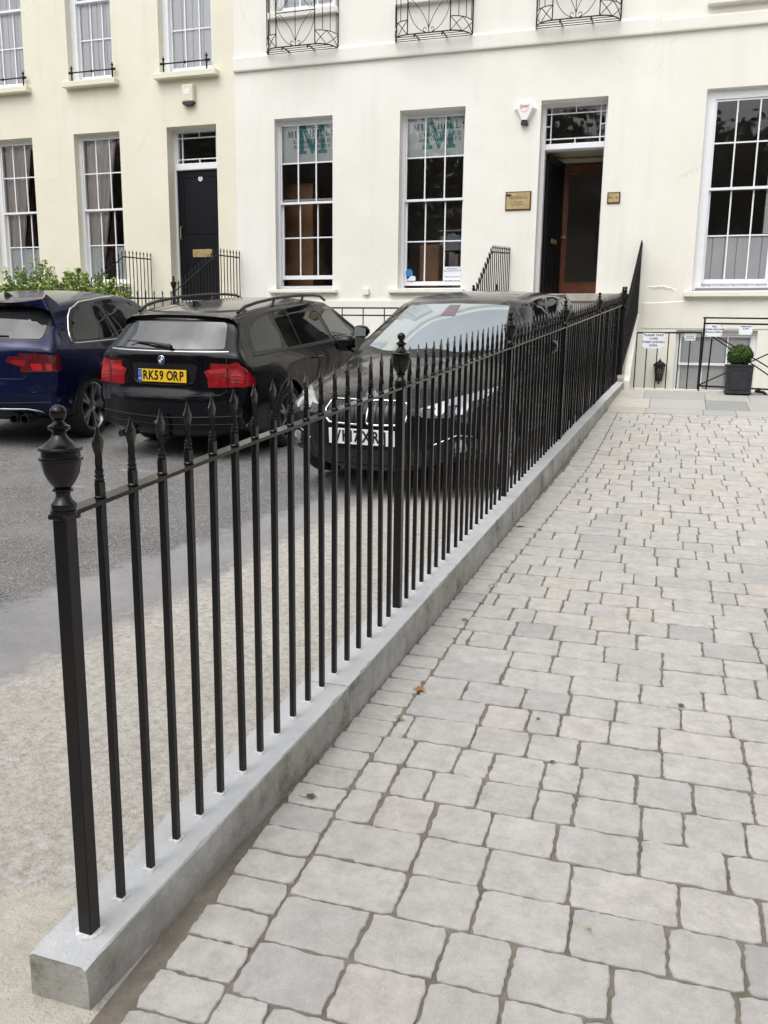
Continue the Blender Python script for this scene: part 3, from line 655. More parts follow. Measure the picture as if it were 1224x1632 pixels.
# ---------- cream house (left)
ups = [(-12.50, -11.46), (-10.52, -9.60), (-8.66, -7.64)]
opsL = [(-12.38, -11.388, .98, 3.60, .15), (-10.484, -9.521, .98, 3.605, .15), (-8.567, -7.600, .60, 3.61, .25)]+[(a, b_, 4.46, 7.05, .15) for a, b_ in ups]
opsL += [(-14.6, -13.55, .98, 3.6, .15), (-14.6, -13.55, 4.46, 7.05, .15)]
hL, BL = house('cream_house', 'cream stucco house on the left with tall sash windows and a closed black door', -16.4, -7.235, opsL, 'cream')
def three(a, b_): return [a+(b_-a)/3, a+2*(b_-a)/3]
for k, (a, b_) in enumerate([(-12.25, -11.42), (-10.43, -9.555), (-14.52, -13.62)]):
    w = sash(hL, BL, a, b_, 1.08, 3.55, three(a, b_), [2.945, 1.69], 2.31, label='tall sash window with a tied back curtain')
    sill(w, a-.12, b_+.12, .92, .99, mat='cream')
    drape(w, a-.05, a+(b_-a)*.74, 1.5, 3.56, FY+.27, 'curtain', lean=-.33, folds=6)
    drape(w, a+(b_-a)*.66, a+(b_-a)*.86, 1.4, 3.56, FY+.31, 'redcurtain', lean=-.45, folds=3)
    drape(w, a-.05, (a+(b_-a)*.36) if k == 1 else b_+.04, .98, 1.665, FY+.245, 'net', folds=9, name='cafe_curtain', amp=.008)
    if k == 1: drape(w, a+(b_-a)*.62, b_+.04, .98, 1.665, FY+.245, 'net', folds=4, name='cafe_curtain', amp=.008)
for k, (a, b_) in enumerate(ups+[(-14.6, -13.55)]):
    a2, b2 = a+.12, b_-.08
    w = sash(hL, BL, a2, b2, 4.60, 6.98, three(a2, b2), [5.20, 6.40], 5.81, label='upper sash window with pale closed shutters')
    sill(w, a-.06, b_+.12, 4.36, 4.455, y0=FY-.13, mat='cream')
    mb = MB(); q = (b2-a2)/4
    for s in range(4): mb.bbox(a2+q*s+.004, a2+q*(s+1)-.004, FY+.242, FY+.262, 4.5, 7.0, .006)
    mb.build('shutter', 'net', w)
# left door
def fanlight(par, x0, x1, z0, z1, y, ins_x=.075, ins_z=.08, sideticks=1):
    mb = MB(); r = .008
    for x in (x0+ins_x, x1-ins_x): mb.box(x-r, x+r, y-.012, y+.012, z0, z1)
    for z in (z0+ins_z, z1-ins_z*1.1): mb.box(x0, x1, y-.010, y+.010, z-r, z+r)
    xm = (x0+x1)/2; mb.box(xm-r, xm+r, y-.009, y+.009, z1-ins_z*1.1, z1); mb.box(xm-r, xm+r, y-.009, y+.009, z0, z0+ins_z)
    zm = z0+(z1-z0)*.5
    if sideticks: mb.box(x0, x0+ins_x, y-.008, y+.008, zm-r, zm+r); mb.box(x1-ins_x, x1, y-.008, y+.008, zm-r, zm+r)
    f = mb.build('fanlight', 'paint', par)
    g = MB(); g.add([(x0, y+.02, z0), (x1, y+.02, z0), (x1, y+.02, z1), (x0, y+.02, z1)], [(0, 1, 2, 3)]); g.build('pane', 'glass', f, clean=False); return f
yd = FY+.25
mb = MB(); mb.box(-8.566, -8.53, yd-.03, yd+.10, .6, 3.609); mb.box(-7.637, -7.601, yd-.03, yd+.10, .6, 3.609); mb.box(-8.53, -7.637, yd-.03, yd+.10, 3.56, 3.609); mb.bbox(-8.53, -7.637, yd-.055, yd+.10, 2.93, 3.04, .008)
mb.box(-8.53, -8.495, yd-.01, yd+.08, 3.04, 3.56); mb.box(-7.675, -7.637, yd-.01, yd+.08, 3.04, 3.56)
dfL = BL(mb, 'door_frame', 'paint'); fanlight(dfL, -8.495, -7.675, 3.04, 3.56, yd+.03, sideticks=0)
mb = MB(); mb.box(-8.53, -7.637, yd+.0, yd+.05, .62, 2.93)
def mould(mb, x0, x1, z0, z1, y, w=.02, d=.010):
    for a, b_, c, e in ((x0, x1, z1-w, z1), (x0, x1, z0, z0+w), (x0, x0+w, z0+w, z1-w), (x1-w, x1, z0+w, z1-w)): mb.bbox(a, b_, y-d, y+.002, c, e, .004)
mould(mb, -8.42, -7.75, 1.85, 2.83, yd); mould(mb, -8.42, -8.12, .78, 1.36, yd); mould(mb, -8.05, -7.75, .78, 1.36, yd); mb.bbox(-8.53, -7.637, yd-.004, yd+.01, 1.655, 1.662, .001)
dL = BL(mb, 'door', 'blackdoor')
mb = MB(); mb.bbox(-8.26, -7.87, yd-.012, yd, 1.45, 1.585, .004); mb.bbox(-8.20, -7.93, yd-.017, yd-.010, 1.49, 1.545, .003); mb.build('letter_plate', 'brass', dL)
mb = MB(); mb.tube([(-8.47, yd-.005, 1.76), (-8.47, yd-.05, 1.78), (-8.47, yd-.05, 1.97), (-8.47, yd-.005, 1.99)], .010, 8); mb.build('handle', 'brass', dL, smooth=True)
mb = MB(); mb.prism([(-8.066+.042*cos(a*pi/12), 2.784+.042*sin(a*pi/12)) for a in range(24)], yd-.010, yd-.001); add_text(mb, '42', .05, (-8.066, yd-.011, 2.784), mi=1)
mb.build('number_disc', ['signwhite', 'signink'], dL)
# alarm
t_ = thing('alarm_box', 'cream upright alarm box high on the cream wall under the middle window', 'alarm box', (-8.09, FY, 4.09))
mb = MB(); mb.bbox(-.115, .115, -.09, 0, -.12, .165, .02); mb.bbox(-.07, .05, -.093, -.088, .0, .09, .002, 1); mb.build('casing', ['plasticcream', 'plasticwhite'], t_)
mb = MB(); mb.prism([(-.115, -.121), (.115, -.121), (.08, -.165), (-.08, -.165)], -.085, 0); mb.build('strobe', 'darkplastic', t_)

# ---------- white house (middle)
opsM = [(-6.511, -5.469, .86, 3.615, .15), (-4.320, -3.255, .86, 3.606, .25), (-2.084, -1.098, .73, 3.605, .25)]
upm = [(-6.50, -5.45), (-4.33, -3.25), (-2.15, -1.10)]
opsM += [(a, b_, 5.22, 7.6, .15) for a, b_ in upm]
hM, BM = house('white_house', 'white rendered house in the middle with printed blinds and an open front door', -7.235, -.42, opsM, 'white')
w = sash(hM, BM, -6.475, -5.500, 1.035, 3.555, [-6.15, -5.825], [2.934, 1.73], 2.292, raised=.07, label='sash window slightly open at the bottom')
sill(w, -6.62, -5.38, .80, .86, mat='white')
w2 = sash(hM, BM, -4.275, -3.285, .99, 3.555, [-3.945, -3.615], [2.928, 1.628], 2.268, y=FY+.20, label='sash window with papers in its lowest panes')
sill(w2, -4.46, -3.19, .79, .855, mat='white')
for a, b_ in upm:
    w = sash(hM, BM, a+.06, b_-.06, 5.36, 7.5, three(a+.06, b_-.06), [5.95, 7.0], 6.5, label='upper sash window behind an iron balcony')
    sill(w, a-.08, b_+.08, 5.12, 5.215, y0=FY-.08, mat='white'); drape(w, a+.05, b_-.05, 5.3, 7.5, FY+.3, 'net', folds=8, amp=.01, name='blind')
# string course
mb = MB(); mb.prism([(0, 4.385), (-.045, 4.39), (-.05, 4.41), (-.05, 4.585), (-.03, 4.60), (0, 4.63)], -7.234, -.42, axis='x')
mb.v = [(x, y+FY, z) for x, y, z in mb.v]; BM(mb, 'string_course', 'white')
mb = MB(); mb.prism([(0, .69), (-.03, .68), (-.035, .66), (-.035, -3), (0, -3)], -7.234, -2.4, axis='x'); mb.v = [(x, y+FY, z) for x, y, z in mb.v]; BM(mb, 'plinth', 'white')
# hallway & doors
yd = FY+.25
mb = MB(); mb.box(-2.083, -2.03, yd-.03, yd+.12, .73, 3.604); mb.box(-1.138, -1.099, yd-.03, yd+.12, .73, 3.604); mb.box(-2.03, -1.138, yd-.03, yd+.12, 3.55, 3.604); mb.bbox(-2.03, -1.138, yd-.05, yd+.12, 2.935, 3.02, .008)
dfM = BM(mb, 'door_frame', 'paint'); fanlight(dfM, -2.03, -1.138, 3.02, 3.55, yd+.02)
mb = MB(); X0, X1, Y0, Y1, Z0, Z1 = -2.06, -1.10, yd+.12, 15.35, .735, 3.02
mb.add([(X0, Y0, Z0), (X1, Y0, Z0), (X1, Y1, Z0), (X0, Y1, Z0), (X0, Y0, Z1), (X1, Y0, Z1), (X1, Y1, Z1), (X0, Y1, Z1)], [(0, 1, 2, 3), (4, 5, 6, 7), (0, 4, 7, 3), (1, 2, 6, 5)])
mb.bbox(X0+.001, X1-.001, Y1-.12, Y1-.02, 2.93, 3.0, .01); BM(mb, 'hallway', 'hall')
# open black leaf, hinged on the left, swung inwards
mb = MB(); mb.bbox(0, .84, -.022, .022, 0, 2.17, .003)
for z0, z1 in ((.12, .78), (.95, 1.35), (1.45, 2.06)):
    mould(mb, .09, .38, z0, z1, -.022); mould(mb, .46, .75, z0, z1, -.022)
dM = BM(mb, 'door', 'blackdoor'); dM.location = (-1.995+7.235, yd+.13-FY, .745); dM.rotation_euler = (0, 0, rad(80))
mb = MB(); mb.bbox(.28, .56, -.032, -.022, .86, .93, .003); mb.tube([(.79, -.022, 1.0), (.79, -.06, 1.0)], .012, 8); mb.sphere((.79, -.075, 1.0), .026, 10); mb.build('letter_plate', 'brass', dM)
mb = MB(); yi = 15.22
mb.box(-2.04, -1.757, yi, yi+.05, .74, 2.88); mb.box(-1.757, -1.10, yi, yi+.05, 2.76, 2.88); mb.box(-1.757, -1.10, yi, yi+.05, .74, 1.0); mould(mb, -1.765, -1.10, .995, 2.765, yi, .022, .012)
mb.bbox(-1.915, -1.905, yi-.006, yi, .74, 2.88, .001)
di = BM(mb, 'inner_door', 'wood'); g = MB(); g.add([(-1.757, yi+.02, 1.0), (-1.10, yi+.02, 1.0), (-1.10, yi+.02, 2.76), (-1.757, yi+.02, 2.76)], [(0, 1, 2, 3)]); g.build('pane', 'glass', di, clean=False)
# blinds with print
def blind(label, x0, x1, z0, z1, y, mx0, mx1, mz0, mz1, tx0, tx1, tz, h):
    th = thing('roller_blind', label, 'blind', (x0, y, z0), group=None)
    def L(mb, nm, mt): o = mb.build(nm, mt, th, clean=False); o.location = (-x0, -y, -z0); return o
    mb = MB(); mb.box(x0, x1, y, y+.004, z0, z1); mb.box(x0, x1, y-.006, y+.01, z0-.012, z0+.006); L(mb, 'cloth', 'blind')
    mb = MB(); mb.prism([(mx0+u*(mx1-mx0), mz0+v*(mz1-mz0)) for u, v in bigM], y-.003, y-.001); L(mb, 'monogram', 'teal')
    mb = MB(); serif(mb, 'MITCHELLS', tx0, tx1, tz-h/2, h, y-.005, wt=.12)
    serif(mb, 'CHARTERED', tx0+.10, tx1-.09, tz-h/2-.108, h*.62, y-.005, wt=.13); serif(mb, 'ACCOUNTANTS', tx0+.10, tx1-.09, tz-h/2-.185, h*.50, y-.005, wt=.14)
    L(mb, 'lettering', 'ink')
blind('printed roller blind in the left window of the white house, left of the papers window', -6.49, -5.49, 2.945, 3.58, FY+.235, -6.19, -5.66, 3.09, 3.55, -6.37, -5.50, 3.41, .085)
blind('printed roller blind in the right window of the white house, nearer the door', -4.29, -3.27, 2.94, 3.58, FY+.29, -4.02, -3.47, 3.07, 3.56, -4.18, -3.28, 3.41, .085)
# things seen in the rooms
t_ = thing('wooden_cupboard', 'tall brown cupboard seen through the left window of the white house', 'cupboard', (-6.4, 14.75, .62))
mb = MB(); mb.bbox(-.25, .27, 0, .5, 0, 2.1, .01); mb.bbox(-.25, .005, -.015, .0, .05, 2.05, .004); mb.bbox(.015, .27, -.015, .0, .05, 2.05, .004); mb.build('body', 'palewood', t_)
t_ = thing('office_screen', 'brown wooden board leaning inside the right window of the white house', 'cupboard', (-4.0, 14.6, .62))
mb = MB(); mb.bbox(-.12, .22, 0, .35, 0, 1.0, .01); mb.bbox(-.10, .20, -.012, 0, .05, .96, .004); mb.build('body', 'palewood', t_)
t_ = thing('bookshelf', 'dark shelf of files inside the right window of the white house', 'shelf', (-3.45, 15.2, .62))
mb = MB(); mb.box(-.5, .4, .28, .3, 0, 1.3)
for z in (0, .32, .64, .96, 1.28): mb.box(-.5, .4, 0, .3, z, z+.02)
mb.build('frame', 'room', t_); mb = MB(); rr = random.Random(3)
for z in (.02, .34, .66, .98):
    x = -.48
    while x < .36: w_ = rr.uniform(.03, .07); mb.box(x, x+w_*.9, .02, .24, z, z+rr.uniform(.2, .28), rr.randrange(4)); x += w_
mb.build('files', ['wood', 'netblue', 'room', 'curtain'], t_)
t_ = thing('window_poster', 'white notice sheet in the bottom right pane of the right blind window', 'notice', (-3.46, FY+.235, 1.11))
mb = MB(); mb.box(-.15, .145, -.001, .001, -.11, .11); mb.build('sheet', 'paper', t_)
mb = MB(); add_text(mb, 'MITCHELLS\nACCOUNTANTS', .038, (0, -.0015, .06)); add_text(mb, 'Chartered Accountants', .026, (0, -.0015, -.05)); mb.build('print', 'ink', t_)
t_ = thing('window_sticker', 'round blue sticker over a white card in the bottom left pane', 'sticker', (-4.19, FY+.235, 1.13))
mb = MB(); mb.prism([(.062*cos(a*pi/10), .062*sin(a*pi/10)) for a in range(20)], -.001, .001); mb.build('disc', 'blue', t_); mb = MB(); mb.prism([(-.06, -.13), (.11, -.13), (.11, -.06), (.04, -.045)], -.003, -.0015); mb.build('card', 'paper', t_)
# laser alarm box
t_ = thing('alarm_box', 'white hexagonal alarm box with red print left of the open doorway', 'alarm box', (-2.32, FY, 3.42))
mb = MB(); hx = [(-.11, .17), (.11, .17), (.175, .07), (.05, -.10), (-.05, -.10), (-.175, .07)]; k = .62
fr = [(x*k+.0, z*k+.03) for x, z in hx]; fr = [(-.075, .145), (.075, .145), (.115, .075), (.035, -.09), (-.035, -.09), (-.115, .075)]
vs = [(x, 0, z) for x, z in hx]+[(x, -.085, z) for x, z in fr]
mb.add(vs, [tuple(range(5, -1, -1)), tuple(range(6, 12))]+[(i, (i+1) % 6, (i+1) % 6+6, i+6) for i in range(6)]); mb.build('casing', 'plasticwhite', t_)
mb = MB(); mb.prism([(-.04, -.09), (.04, -.09), (.055, -.15), (-.055, -.15)], -.075, 0); mb.build('strobe', 'darkplastic', t_)
mb = MB(); add_text(mb, 'laser', .072, (0, -.0865, .105), bold=.0006, sx=1.0)
for i, ch in enumerate('ALARMS'):
    a = rad(200+28*i); vs_, fs_ = text_mb(ch, .030); c_, s_ = cos(a+pi/2), sin(a+pi/2)
    mb.add([(.062*cos(a)+p.x*c_-p.y*s_, -.0865-p.z, .090+.07*sin(a)+p.x*s_+p.y*c_) for p in vs_], fs_)
mb.build('lettering', 'redprint', t_)
for lab, x0, x1, z0, z1, rows in (('larger brass plaque left of the open doorway', -2.575, -2.175, 2.03, 2.31, [('MITCHELLS', .058, .045), ('CHARTERED', .026, -.02), ('ACCOUNTANTS', .026, -.055)]), ('small brass number plaque right of the open doorway', -1.03, -.84, 2.08, 2.245, [('No. 41', .052, 0)])):
    t_ = thing('brass_plaque', lab, 'plaque', ((x0+x1)/2, FY, (z0+z1)/2)); hx_, hz = (x1-x0)/2, (z1-z0)/2
    mb = MB(); mb.bbox(-hx_, hx_, -.018, 0, -hz, hz, .004); mb.build('backing', 'wood', t_)
    mb = MB(); mb.bbox(-hx_+.018, hx_-.018, -.026, -.018, -hz+.018, hz-.018, .003); mb.build('plate', 'brass', t_)
    mb = MB()
    for s_, h_, z_ in rows: add_text(mb, s_, h_, (0, -.0272, z_))
    if x1-x0 > .3: mb.prism([(-.15+.05*cos(a*pi/6), .085+.02*sin(a*pi/6)) for a in range(12)], -.0275, -.026)
    mb.build('lettering', 'ink', t_)
t_ = thing('vent_cover', 'small square white vent on the wall between the two blind windows', 'vent', (-4.86, FY, .82)); mb = MB(); mb.bbox(-.055, .055, -.05, 0, -.05, .05, .012); mb.bbox(-.04, .04, -.052, -.048, -.055, -.035, .002); mb.build('cover', 'white', t_)
# entrance steps
mb = MB(); n = 7; zA = zg(11.9)
for i in range(n): mb.bbox(-2.40, -.60, 11.9+i*.24, 14.0, -.75+i*.2+.0, -.75+(i+1)*.2-.004*0, .006)
mb.bbox(-2.40, -.60, 13.3, 14.24, .62, .73, .008); mb.bbox(-2.08, -1.10, 13.93, 14.3, .7305, .745, .004)
t_ = thing('stone_steps', 'grey stone entrance steps up to the open doorway behind the railing', 'steps', (0, 0, 0)); mb.build('flight', 'step', t_)
mb = MB(); mb.prism([(11.99, -.62), (11.99, -.47), (14.0, .46), (14.0, -3), (11.99, -3)], -.545, -.455, axis='x'); mb.build('side_wall', 'ivory', t_)
mb = MB(); mb.prism([(11.98, -.65), (11.98, -.44), (14.0, .52), (14.0, .30)], -.625, -.535, axis='x'); mb.build('stringer', 'step', t_)
mb = MB()
for i in range(n): mb.bbox(-8.62, -7.3, 12.1+i*.2, 14.0, -.75+i*.2, -.75+(i+1)*.2, .006)
t_ = thing('stone_steps', 'stone steps under the closed black door, behind the parked estate car', 'steps', (0, 0, 0)); mb.build('flight', 'step', t_)

# ---------- ivory house (right)
opsR = [(.275, 1.45, .80, 3.60, .13), (.104, 1.245, -1.30, .227, .14), (.22, 1.5, 4.80, 7.2, .13), (3.2, 4.4, .80, 3.6, .13), (3.2, 4.4, 4.8, 7.2, .13)]
hR, BR = house('ivory_house', 'pale ivory house on the right with one big sash window over a basement window', -.42, 8.5, opsR, 'ivory')
for (a, b_, k) in ((.405, 1.32, 0), (3.33, 4.27, 1)):
    w = sash(hR, BR, a, b_, .975, 3.475, [a+.305, a+.61], [2.882, 1.597], 2.25, y=FY+.11, label='big sash window with white half shutters')
    sill(w, a-.24, b_+.26, .71, .785, y0=FY-.10, mat='ivory')
    mb = MB(); mb.bbox(a-.08, b_+.08, FY+.08, FY+.14, .80, .845, .004)
    mb.build('vent_strip', 'grille', w)
    mb = MB(); q = (b_-a+.1)/6
    for s in range(6): mb.bbox(a-.05+q*s+.003, a-.05+q*(s+1)-.003, FY+.20, FY+.22, .86, 1.585, .005)
    mb.bbox(b_-.12, b_+.06, FY+.205, FY+.222, 1.62, 2.62, .004); mb.build('shutter', 'net', w)
w = sash(hR, BR, .165, 1.19, -1.2, .158, [.50, .85], [-.75], -.275, y=FY+.12, label='basement sash window with white panels inside')
mb = MB()
for s in range(3): mb.bbox(.14+s*.35, .14+(s+1)*.35-.006, FY+.215, FY+.235, -1.25, .17, .005); mb.bbox(.19+s*.35, .14+(s+1)*.35-.05, FY+.208, FY+.216, -1.0, -.52, .006)
mb.build('shutter', 'net', w)
for a, b_ in ((.34, 1.38), (3.32, 4.28)):
    w = sash(hR, BR, a, b_, 4.95, 7.1, three(a, b_), [5.5, 6.6], 6.0, y=FY+.11); sill(w, a-.15, b_+.2, 4.68, 4.79, y0=FY-.10, mat='ivory')
mb = MB(); mb.prism([(0, 4.385), (-.045, 4.39), (-.05, 4.41), (-.05, 4.545), (-.03, 4.56), (0, 4.58)], -.419, 8.5, axis='x'); mb.v = [(x, y+FY, z) for x, y, z in mb.v]; BR(mb, 'string_course', 'ivory')
# uneven old render below the ledge
mb = MB(); nxn = 60; vs = []; rr = random.Random(5)
tops = []
for i in range(nxn+1):
    x = -.40+(8.85)*i/nxn; tops.append((x, .63+.012*sin(x*5)+rr.uniform(-.006, .006)))
for (x, zt) in tops: vs += [(x, FY-.0, zt+.012), (x, FY-.014, zt), (x, FY-.012, .50), (x, FY-.010, .25)]
mb.add(vs, [(i*4+k, i*4+k+1, (i+1)*4+k+1, (i+1)*4+k) for i in range(nxn) for k in range(3)])
BR(mb, 'plaster_ledge', 'ivory', smooth=True)
mb = MB(); vs = []; 
for i in range(21):
    x = -.38+.46*i/20; zt = .868-.0012*(i-6)**2*.25+rr.uniform(-.010, .010); vs += [(x, FY+.001, zt+.012), (x, FY-.012*sin(pi*i/20)-.002, zt), (x, FY+.001, zt-.05)]
mb.add(vs, [(i*3+k, i*3+k+1, (i+1)*3+k+1, (i+1)*3+k) for i in range(20) for k in range(2)]); BR(mb, 'cracked_plaster', 'ivory', smooth=True)

# ------------------------------------------------------------------ wrought iron balconies
def balcony(cx, label):
    z0 = 4.605; yf = FY-.31; hw = .335; W_ = .61
    th = thing('iron_balcony', label, 'balcony', (cx, FY, z0), group='iron balconies under the upper windows')
    def plan(u):  # u 0..1 along D shape: from the wall left -> front -> wall right
        pass
    def sidecurve(s, n=7):
        return [(s*(hw+(W_-hw)*sin(a)), -.31*cos(a)) for a in [pi/2*i/n for i in range(n+1)]]
    Rf = sidecurve(1); Lf = sidecurve(-1)
    r = .007
    mb = MB()
    outl = [(x, y, 0) for x, y in reversed(Lf)]+[(x, y, 0) for x, y in Rf]
    mb.tube(outl, .010, 6)
    for f in (.30, .62, .88):
        yy = -.31*(1-f) if f < 1 else 0; c_ = acos_(-(yy)/.31); xx = hw+(W_-hw)*sin(c_); mb.tube([(-xx, yy, .0), (xx, yy, .0)], .006, 5)
    for x in (-.22, .22): mb.tube([(x, 0, -.002), (x, -.31, -.002), (x, -.335, -.012), (x, -.345, -.04), (x, -.33, -.05)], .012, 6)
    mb.build('floor_grate', 'iron', th, smooth=True)
    Ht = 1.0
    for s, cur in ((-1, Lf), (1, Rf)):
        mb = MB(); mb.tube([(x, y, .20) for x, y in cur], r, 5); mb.tube([(x, y, Ht) for x, y in cur], r*1.3, 5)
        for i in (2, 4, 6): x, y = cur[i]; mb.tube([(x, y, .20), (x, y, Ht)], .006, 5)
        mb.tube([(cur[7][0], cur[7][1], 0), (cur[7][0], cur[7][1]-.005, Ht)], .011, 6)
        for i in (0, 3): 
            j = i+(3 if i == 0 else 4)
            j = min(j, 7); pA, pB = cur[i], cur[j]
            seg = lambda z0_, z1_: [(cur[i+k][0], cur[i+k][1], z0_+(z1_-z0_)*k/(j-i)) for k in range(j-i+1)]
            mb.tube(seg(0, .2), .006, 5); mb.tube(seg(.2, 0), .006, 5)
        mb.build('side_panel', 'iron', th, smooth=True)
    mb = MB(); y = -.31
    for x in (-hw, hw): mb.tube([(x, y, 0), (x, y, Ht)], .009, 6)
    mb.tube([(0, y, 0), (0, y, Ht)], .006, 5)
    for z in (0, .50, Ht): mb.tube([(-hw, y, z), (hw, y, z)], .008, 5)
    def spiral(cx_, cz, r0, a0, a1, n=14): return [(cx_+r0*(1-.55*i/n)*cos(a0+(a1-a0)*i/n), y, cz+r0*(1-.55*i/n)*sin(a0+(a1-a0)*i/n)) for i in range(n+1)]
    def bez(p0, p1, p2, p3, n=14):
        o_ = []
        for i in range(n+1):
            t = i/n; o_.append(tuple((1-t)**3*a+3*(1-t)**2*t*b_+3*(1-t)*t*t*c+t**3*d for a, b_, c, d in zip(p0, p1, p2, p3)))
        return o_
    for base, sg in ((0, 1), (.5, -1), (.5, 1)):
        for s in (-1, 1):
            def P(x, z): return (s*x, y, base+(z if base == 0 else (z if sg == 1 else 0)))
            if base == 0:
                mb.tube(bez((s*.0, y, .06), (s*.05, y, .25), (s*.20, y, .42), (s*.27, y, .47)), .005, 5)
                mb.tube(bez((s*.0, y, .0), (s*.16, y, .0), (s*.33, y, .22), (s*.325, y, .45)), .005, 5)
                mb.tube(spiral(s*.055, .05, .035, -pi/2 if s > 0 else -pi/2, (-pi/2+s*5.0)), .005, 5); mb.tube(spiral(s*.295, .425, .032, (0 if s > 0 else pi), (0 if s > 0 else pi)+s*4.6), .005, 5)
            elif sg == 1:
                mb.tube(bez((s*.27, y, .53), (s*.20, y, .58), (s*.05, y, .75), (0, y, .94)), .005, 5)
                mb.tube(bez((s*.325, y, .55), (s*.33, y, .78), (s*.16, y, 1.0), (0, y, 1.0)), .005, 5); mb.tube(spiral(s*.295, .57, .032, (0 if s > 0 else pi), (0 if s > 0 else pi)-s*4.6), .005, 5)
    mb.build('front_panel', 'iron', th, smooth=True)
def acos_(v): return math.acos(max(-1, min(1, v)))
balcony(-5.985, 'leftmost of the three iron balconies, over the left blind window'); balcony(-3.79, 'middle iron balcony with petal scrolls, over the window nearer the door'); balcony(-1.60, 'rightmost iron balcony with petal scrolls, over the open doorway')
# small guard rails on the cream house sills
for k, (a, b_) in enumerate([(-12.33, -11.44), (-10.40, -9.56), (-8.54, -7.71)]):
    th = thing('sill_guard_rail', ['low black guard rail on the leftmost upper sill of the cream house', 'low black guard rail on the middle upper sill of the cream house', 'low black guard rail on the upper sill above the cream alarm box'][k], 'guard rail', (a, FY-.07, 4.455), group='guard rails on the cream house sills')
    w_ = b_-a; mb = MB(); mb.tube([(-.06, 0, .15), (w_+.06, 0, .15)], .012, 6); mb.sphere((w_/2, 0, .15), .026, 8); mb.build('bar', 'ironold', th, smooth=True)
    for x in (0, w_):
        mb = MB(); mb.lathe([(.028, 0), (.028, .01), (.014, .02), (.012, .05), (.018, .06), (.012, .07), (.014, .12), (.032, .15), (.014, .18), (.012, .20), (.024, .215), (.020, .235), (.008, .25), (.002, .275)], 10); mb.sphere((-.045 if x == 0 else .045, 0, .15), .024, 8)
        o = mb.build('post', 'ironold', th, smooth=True); o.location = (x, 0, 0)

# ------------------------------------------------------------------ basement gate, signs, lamp, planter
GY = 11.82
def gp(x): return GY-(x-.40)*.30     # the gate run swings slightly towards the camera
th = thing('iron_gate', 'black iron gate with crossed bars behind the box planter', 'gate', (.41, GY, -.58))
mb = MB()
def gt(pts, r=.010): mb.tube([(x-.41, gp(x)-GY, z+.58) for x, z in pts], r, 6)
gt([(.41, -.57), (.42, .343)], .013); gt([(.40, .345), (1.9, .318)], .010); gt([(.42, .275), (1.9, .25)], .011); gt([(.42, -.505), (1.9, -.53)], .011); gt([(.50, -.55), (.52, .09)], .011)
gt([(.44, .20), (1.6, -.50)], .008); gt([(.47, .15), (1.45, -.52)], .008) ; gt([(.42, -.49), (1.75, .22)], .008); gt([(1.85, -.57), (1.86, .32)], .013)
mb.build('frame', 'ironold', th, smooth=True)
mb = MB(); mb.tube([(.66, -.11, .03), (.76, -.13, .02), (.80, -.14, -.02)], .018, 6); mb.sphere((.70, -.12, .05), .026, 8); mb.build('latch', 'ironold', th, smooth=True)
def sign(nm, label, x, z, w_, h_, y, lines, sizes, cat='sign', txt='signink'):
    t_ = thing(nm, label, cat, (x, y, z)); mb = MB(); mb.bbox(-w_/2, w_/2, -.004, .004, -h_/2, h_/2, .001)
    for sx_ in (-1, 1):
        for sz_ in (-1, 1): mb.prism([(sx_*(w_/2-.012)+.005*cos(a*pi/4), sz_*(h_/2-.012)+.005*sin(a*pi/4)) for a in range(8)], -.007, -.003, mi=1)
    mb.build('board', ['signwhite', 'ink'], t_); mb = MB(); zz = h_/2
    for s_, h in zip(lines, sizes): zz -= h*.72; add_text(mb, s_, h, (0, -.0052, zz), bold=.0006, sx=1.15); zz -= h*.52
    mb.build('lettering', txt, t_)
sign('warning_sign', 'white sign about steep uneven steps on the low black railing', -.185, .055, .265, .195, 11.95, ['PLEASE TAKE', 'CARE', 'STEEP UNEVEN', 'STEPS'], [.036]*4)
sign('notice_sign', 'small white notice hanging on the railing in front of the basement window', .262, .105, .135, .085, 11.95, ['Private area', 'no access to', 'basement flat'], [.017]*3, txt='ink')
sign('notice_sign', 'white notice with three lines on the iron gate, left of the box bush', .535, .185, .195, .145, gp(.535)-.02, ['Flat', 'LOWER GROUND', 'Entrance Below'], [.03, .026, .026], txt='ink')
sign('notice_sign', 'small blank-looking white notice on the iron gate above the box bush', .895, .195, .155, .115, gp(.895)-.02, ['Deliveries', 'to door'], [.022, .02], txt='ink')
# wall lantern
t_ = thing('wall_lantern', 'black half lantern with glass panes on the basement wall', 'lantern', (-.10, FY, -.40))
mb = MB(); n = 6; 
def hexr(r, z, c=-.09): return [(r*cos(rad(60*k+30)), c+r*sin(rad(60*k+30)), z) for k in range(6)]
prof = [(.055, -.13), (.06, -.12), (.052, -.11), (.085, .085), (.105, .09), (.108, .105), (.07, .14), (.03, .155), (.028, .17), (.012, .175), (.006, .2)]
vs = [p for r, z in prof[3:] for p in hexr(r, z)]; m_ = len(prof)-3
mb.add(vs, [(i*6+k, i*6+(k+1) % 6, (i+1)*6+(k+1) % 6, (i+1)*6+k) for i in range(m_-1) for k in range(6)]+[tuple(range(5, -1, -1))])
vs = [p for r, z in prof[:3] for p in hexr(r, z)]; mb.add(vs, [(i*6+k, i*6+(k+1) % 6, (i+1)*6+(k+1) % 6, (i+1)*6+k) for i in range(2) for k in range(6)]+[tuple(range(5, -1, -1)), tuple(range(12, 18))])
A_, B_ = hexr(.052, -.11), hexr(.085, .085)
for a, b_ in zip(A_, B_): mb.tube([a, b_], .006, 5)
mb.box(-.05, .05, -.015, 0, -.14, .12); mb.tube([(0, -.09, -.12), (0, -.09, -.15), (.0, -.07, -.175), (0, -.03, -.17), (0, -.01, -.14)], .010, 6); mb.sphere((0, -.09, -.165), .018, 8)
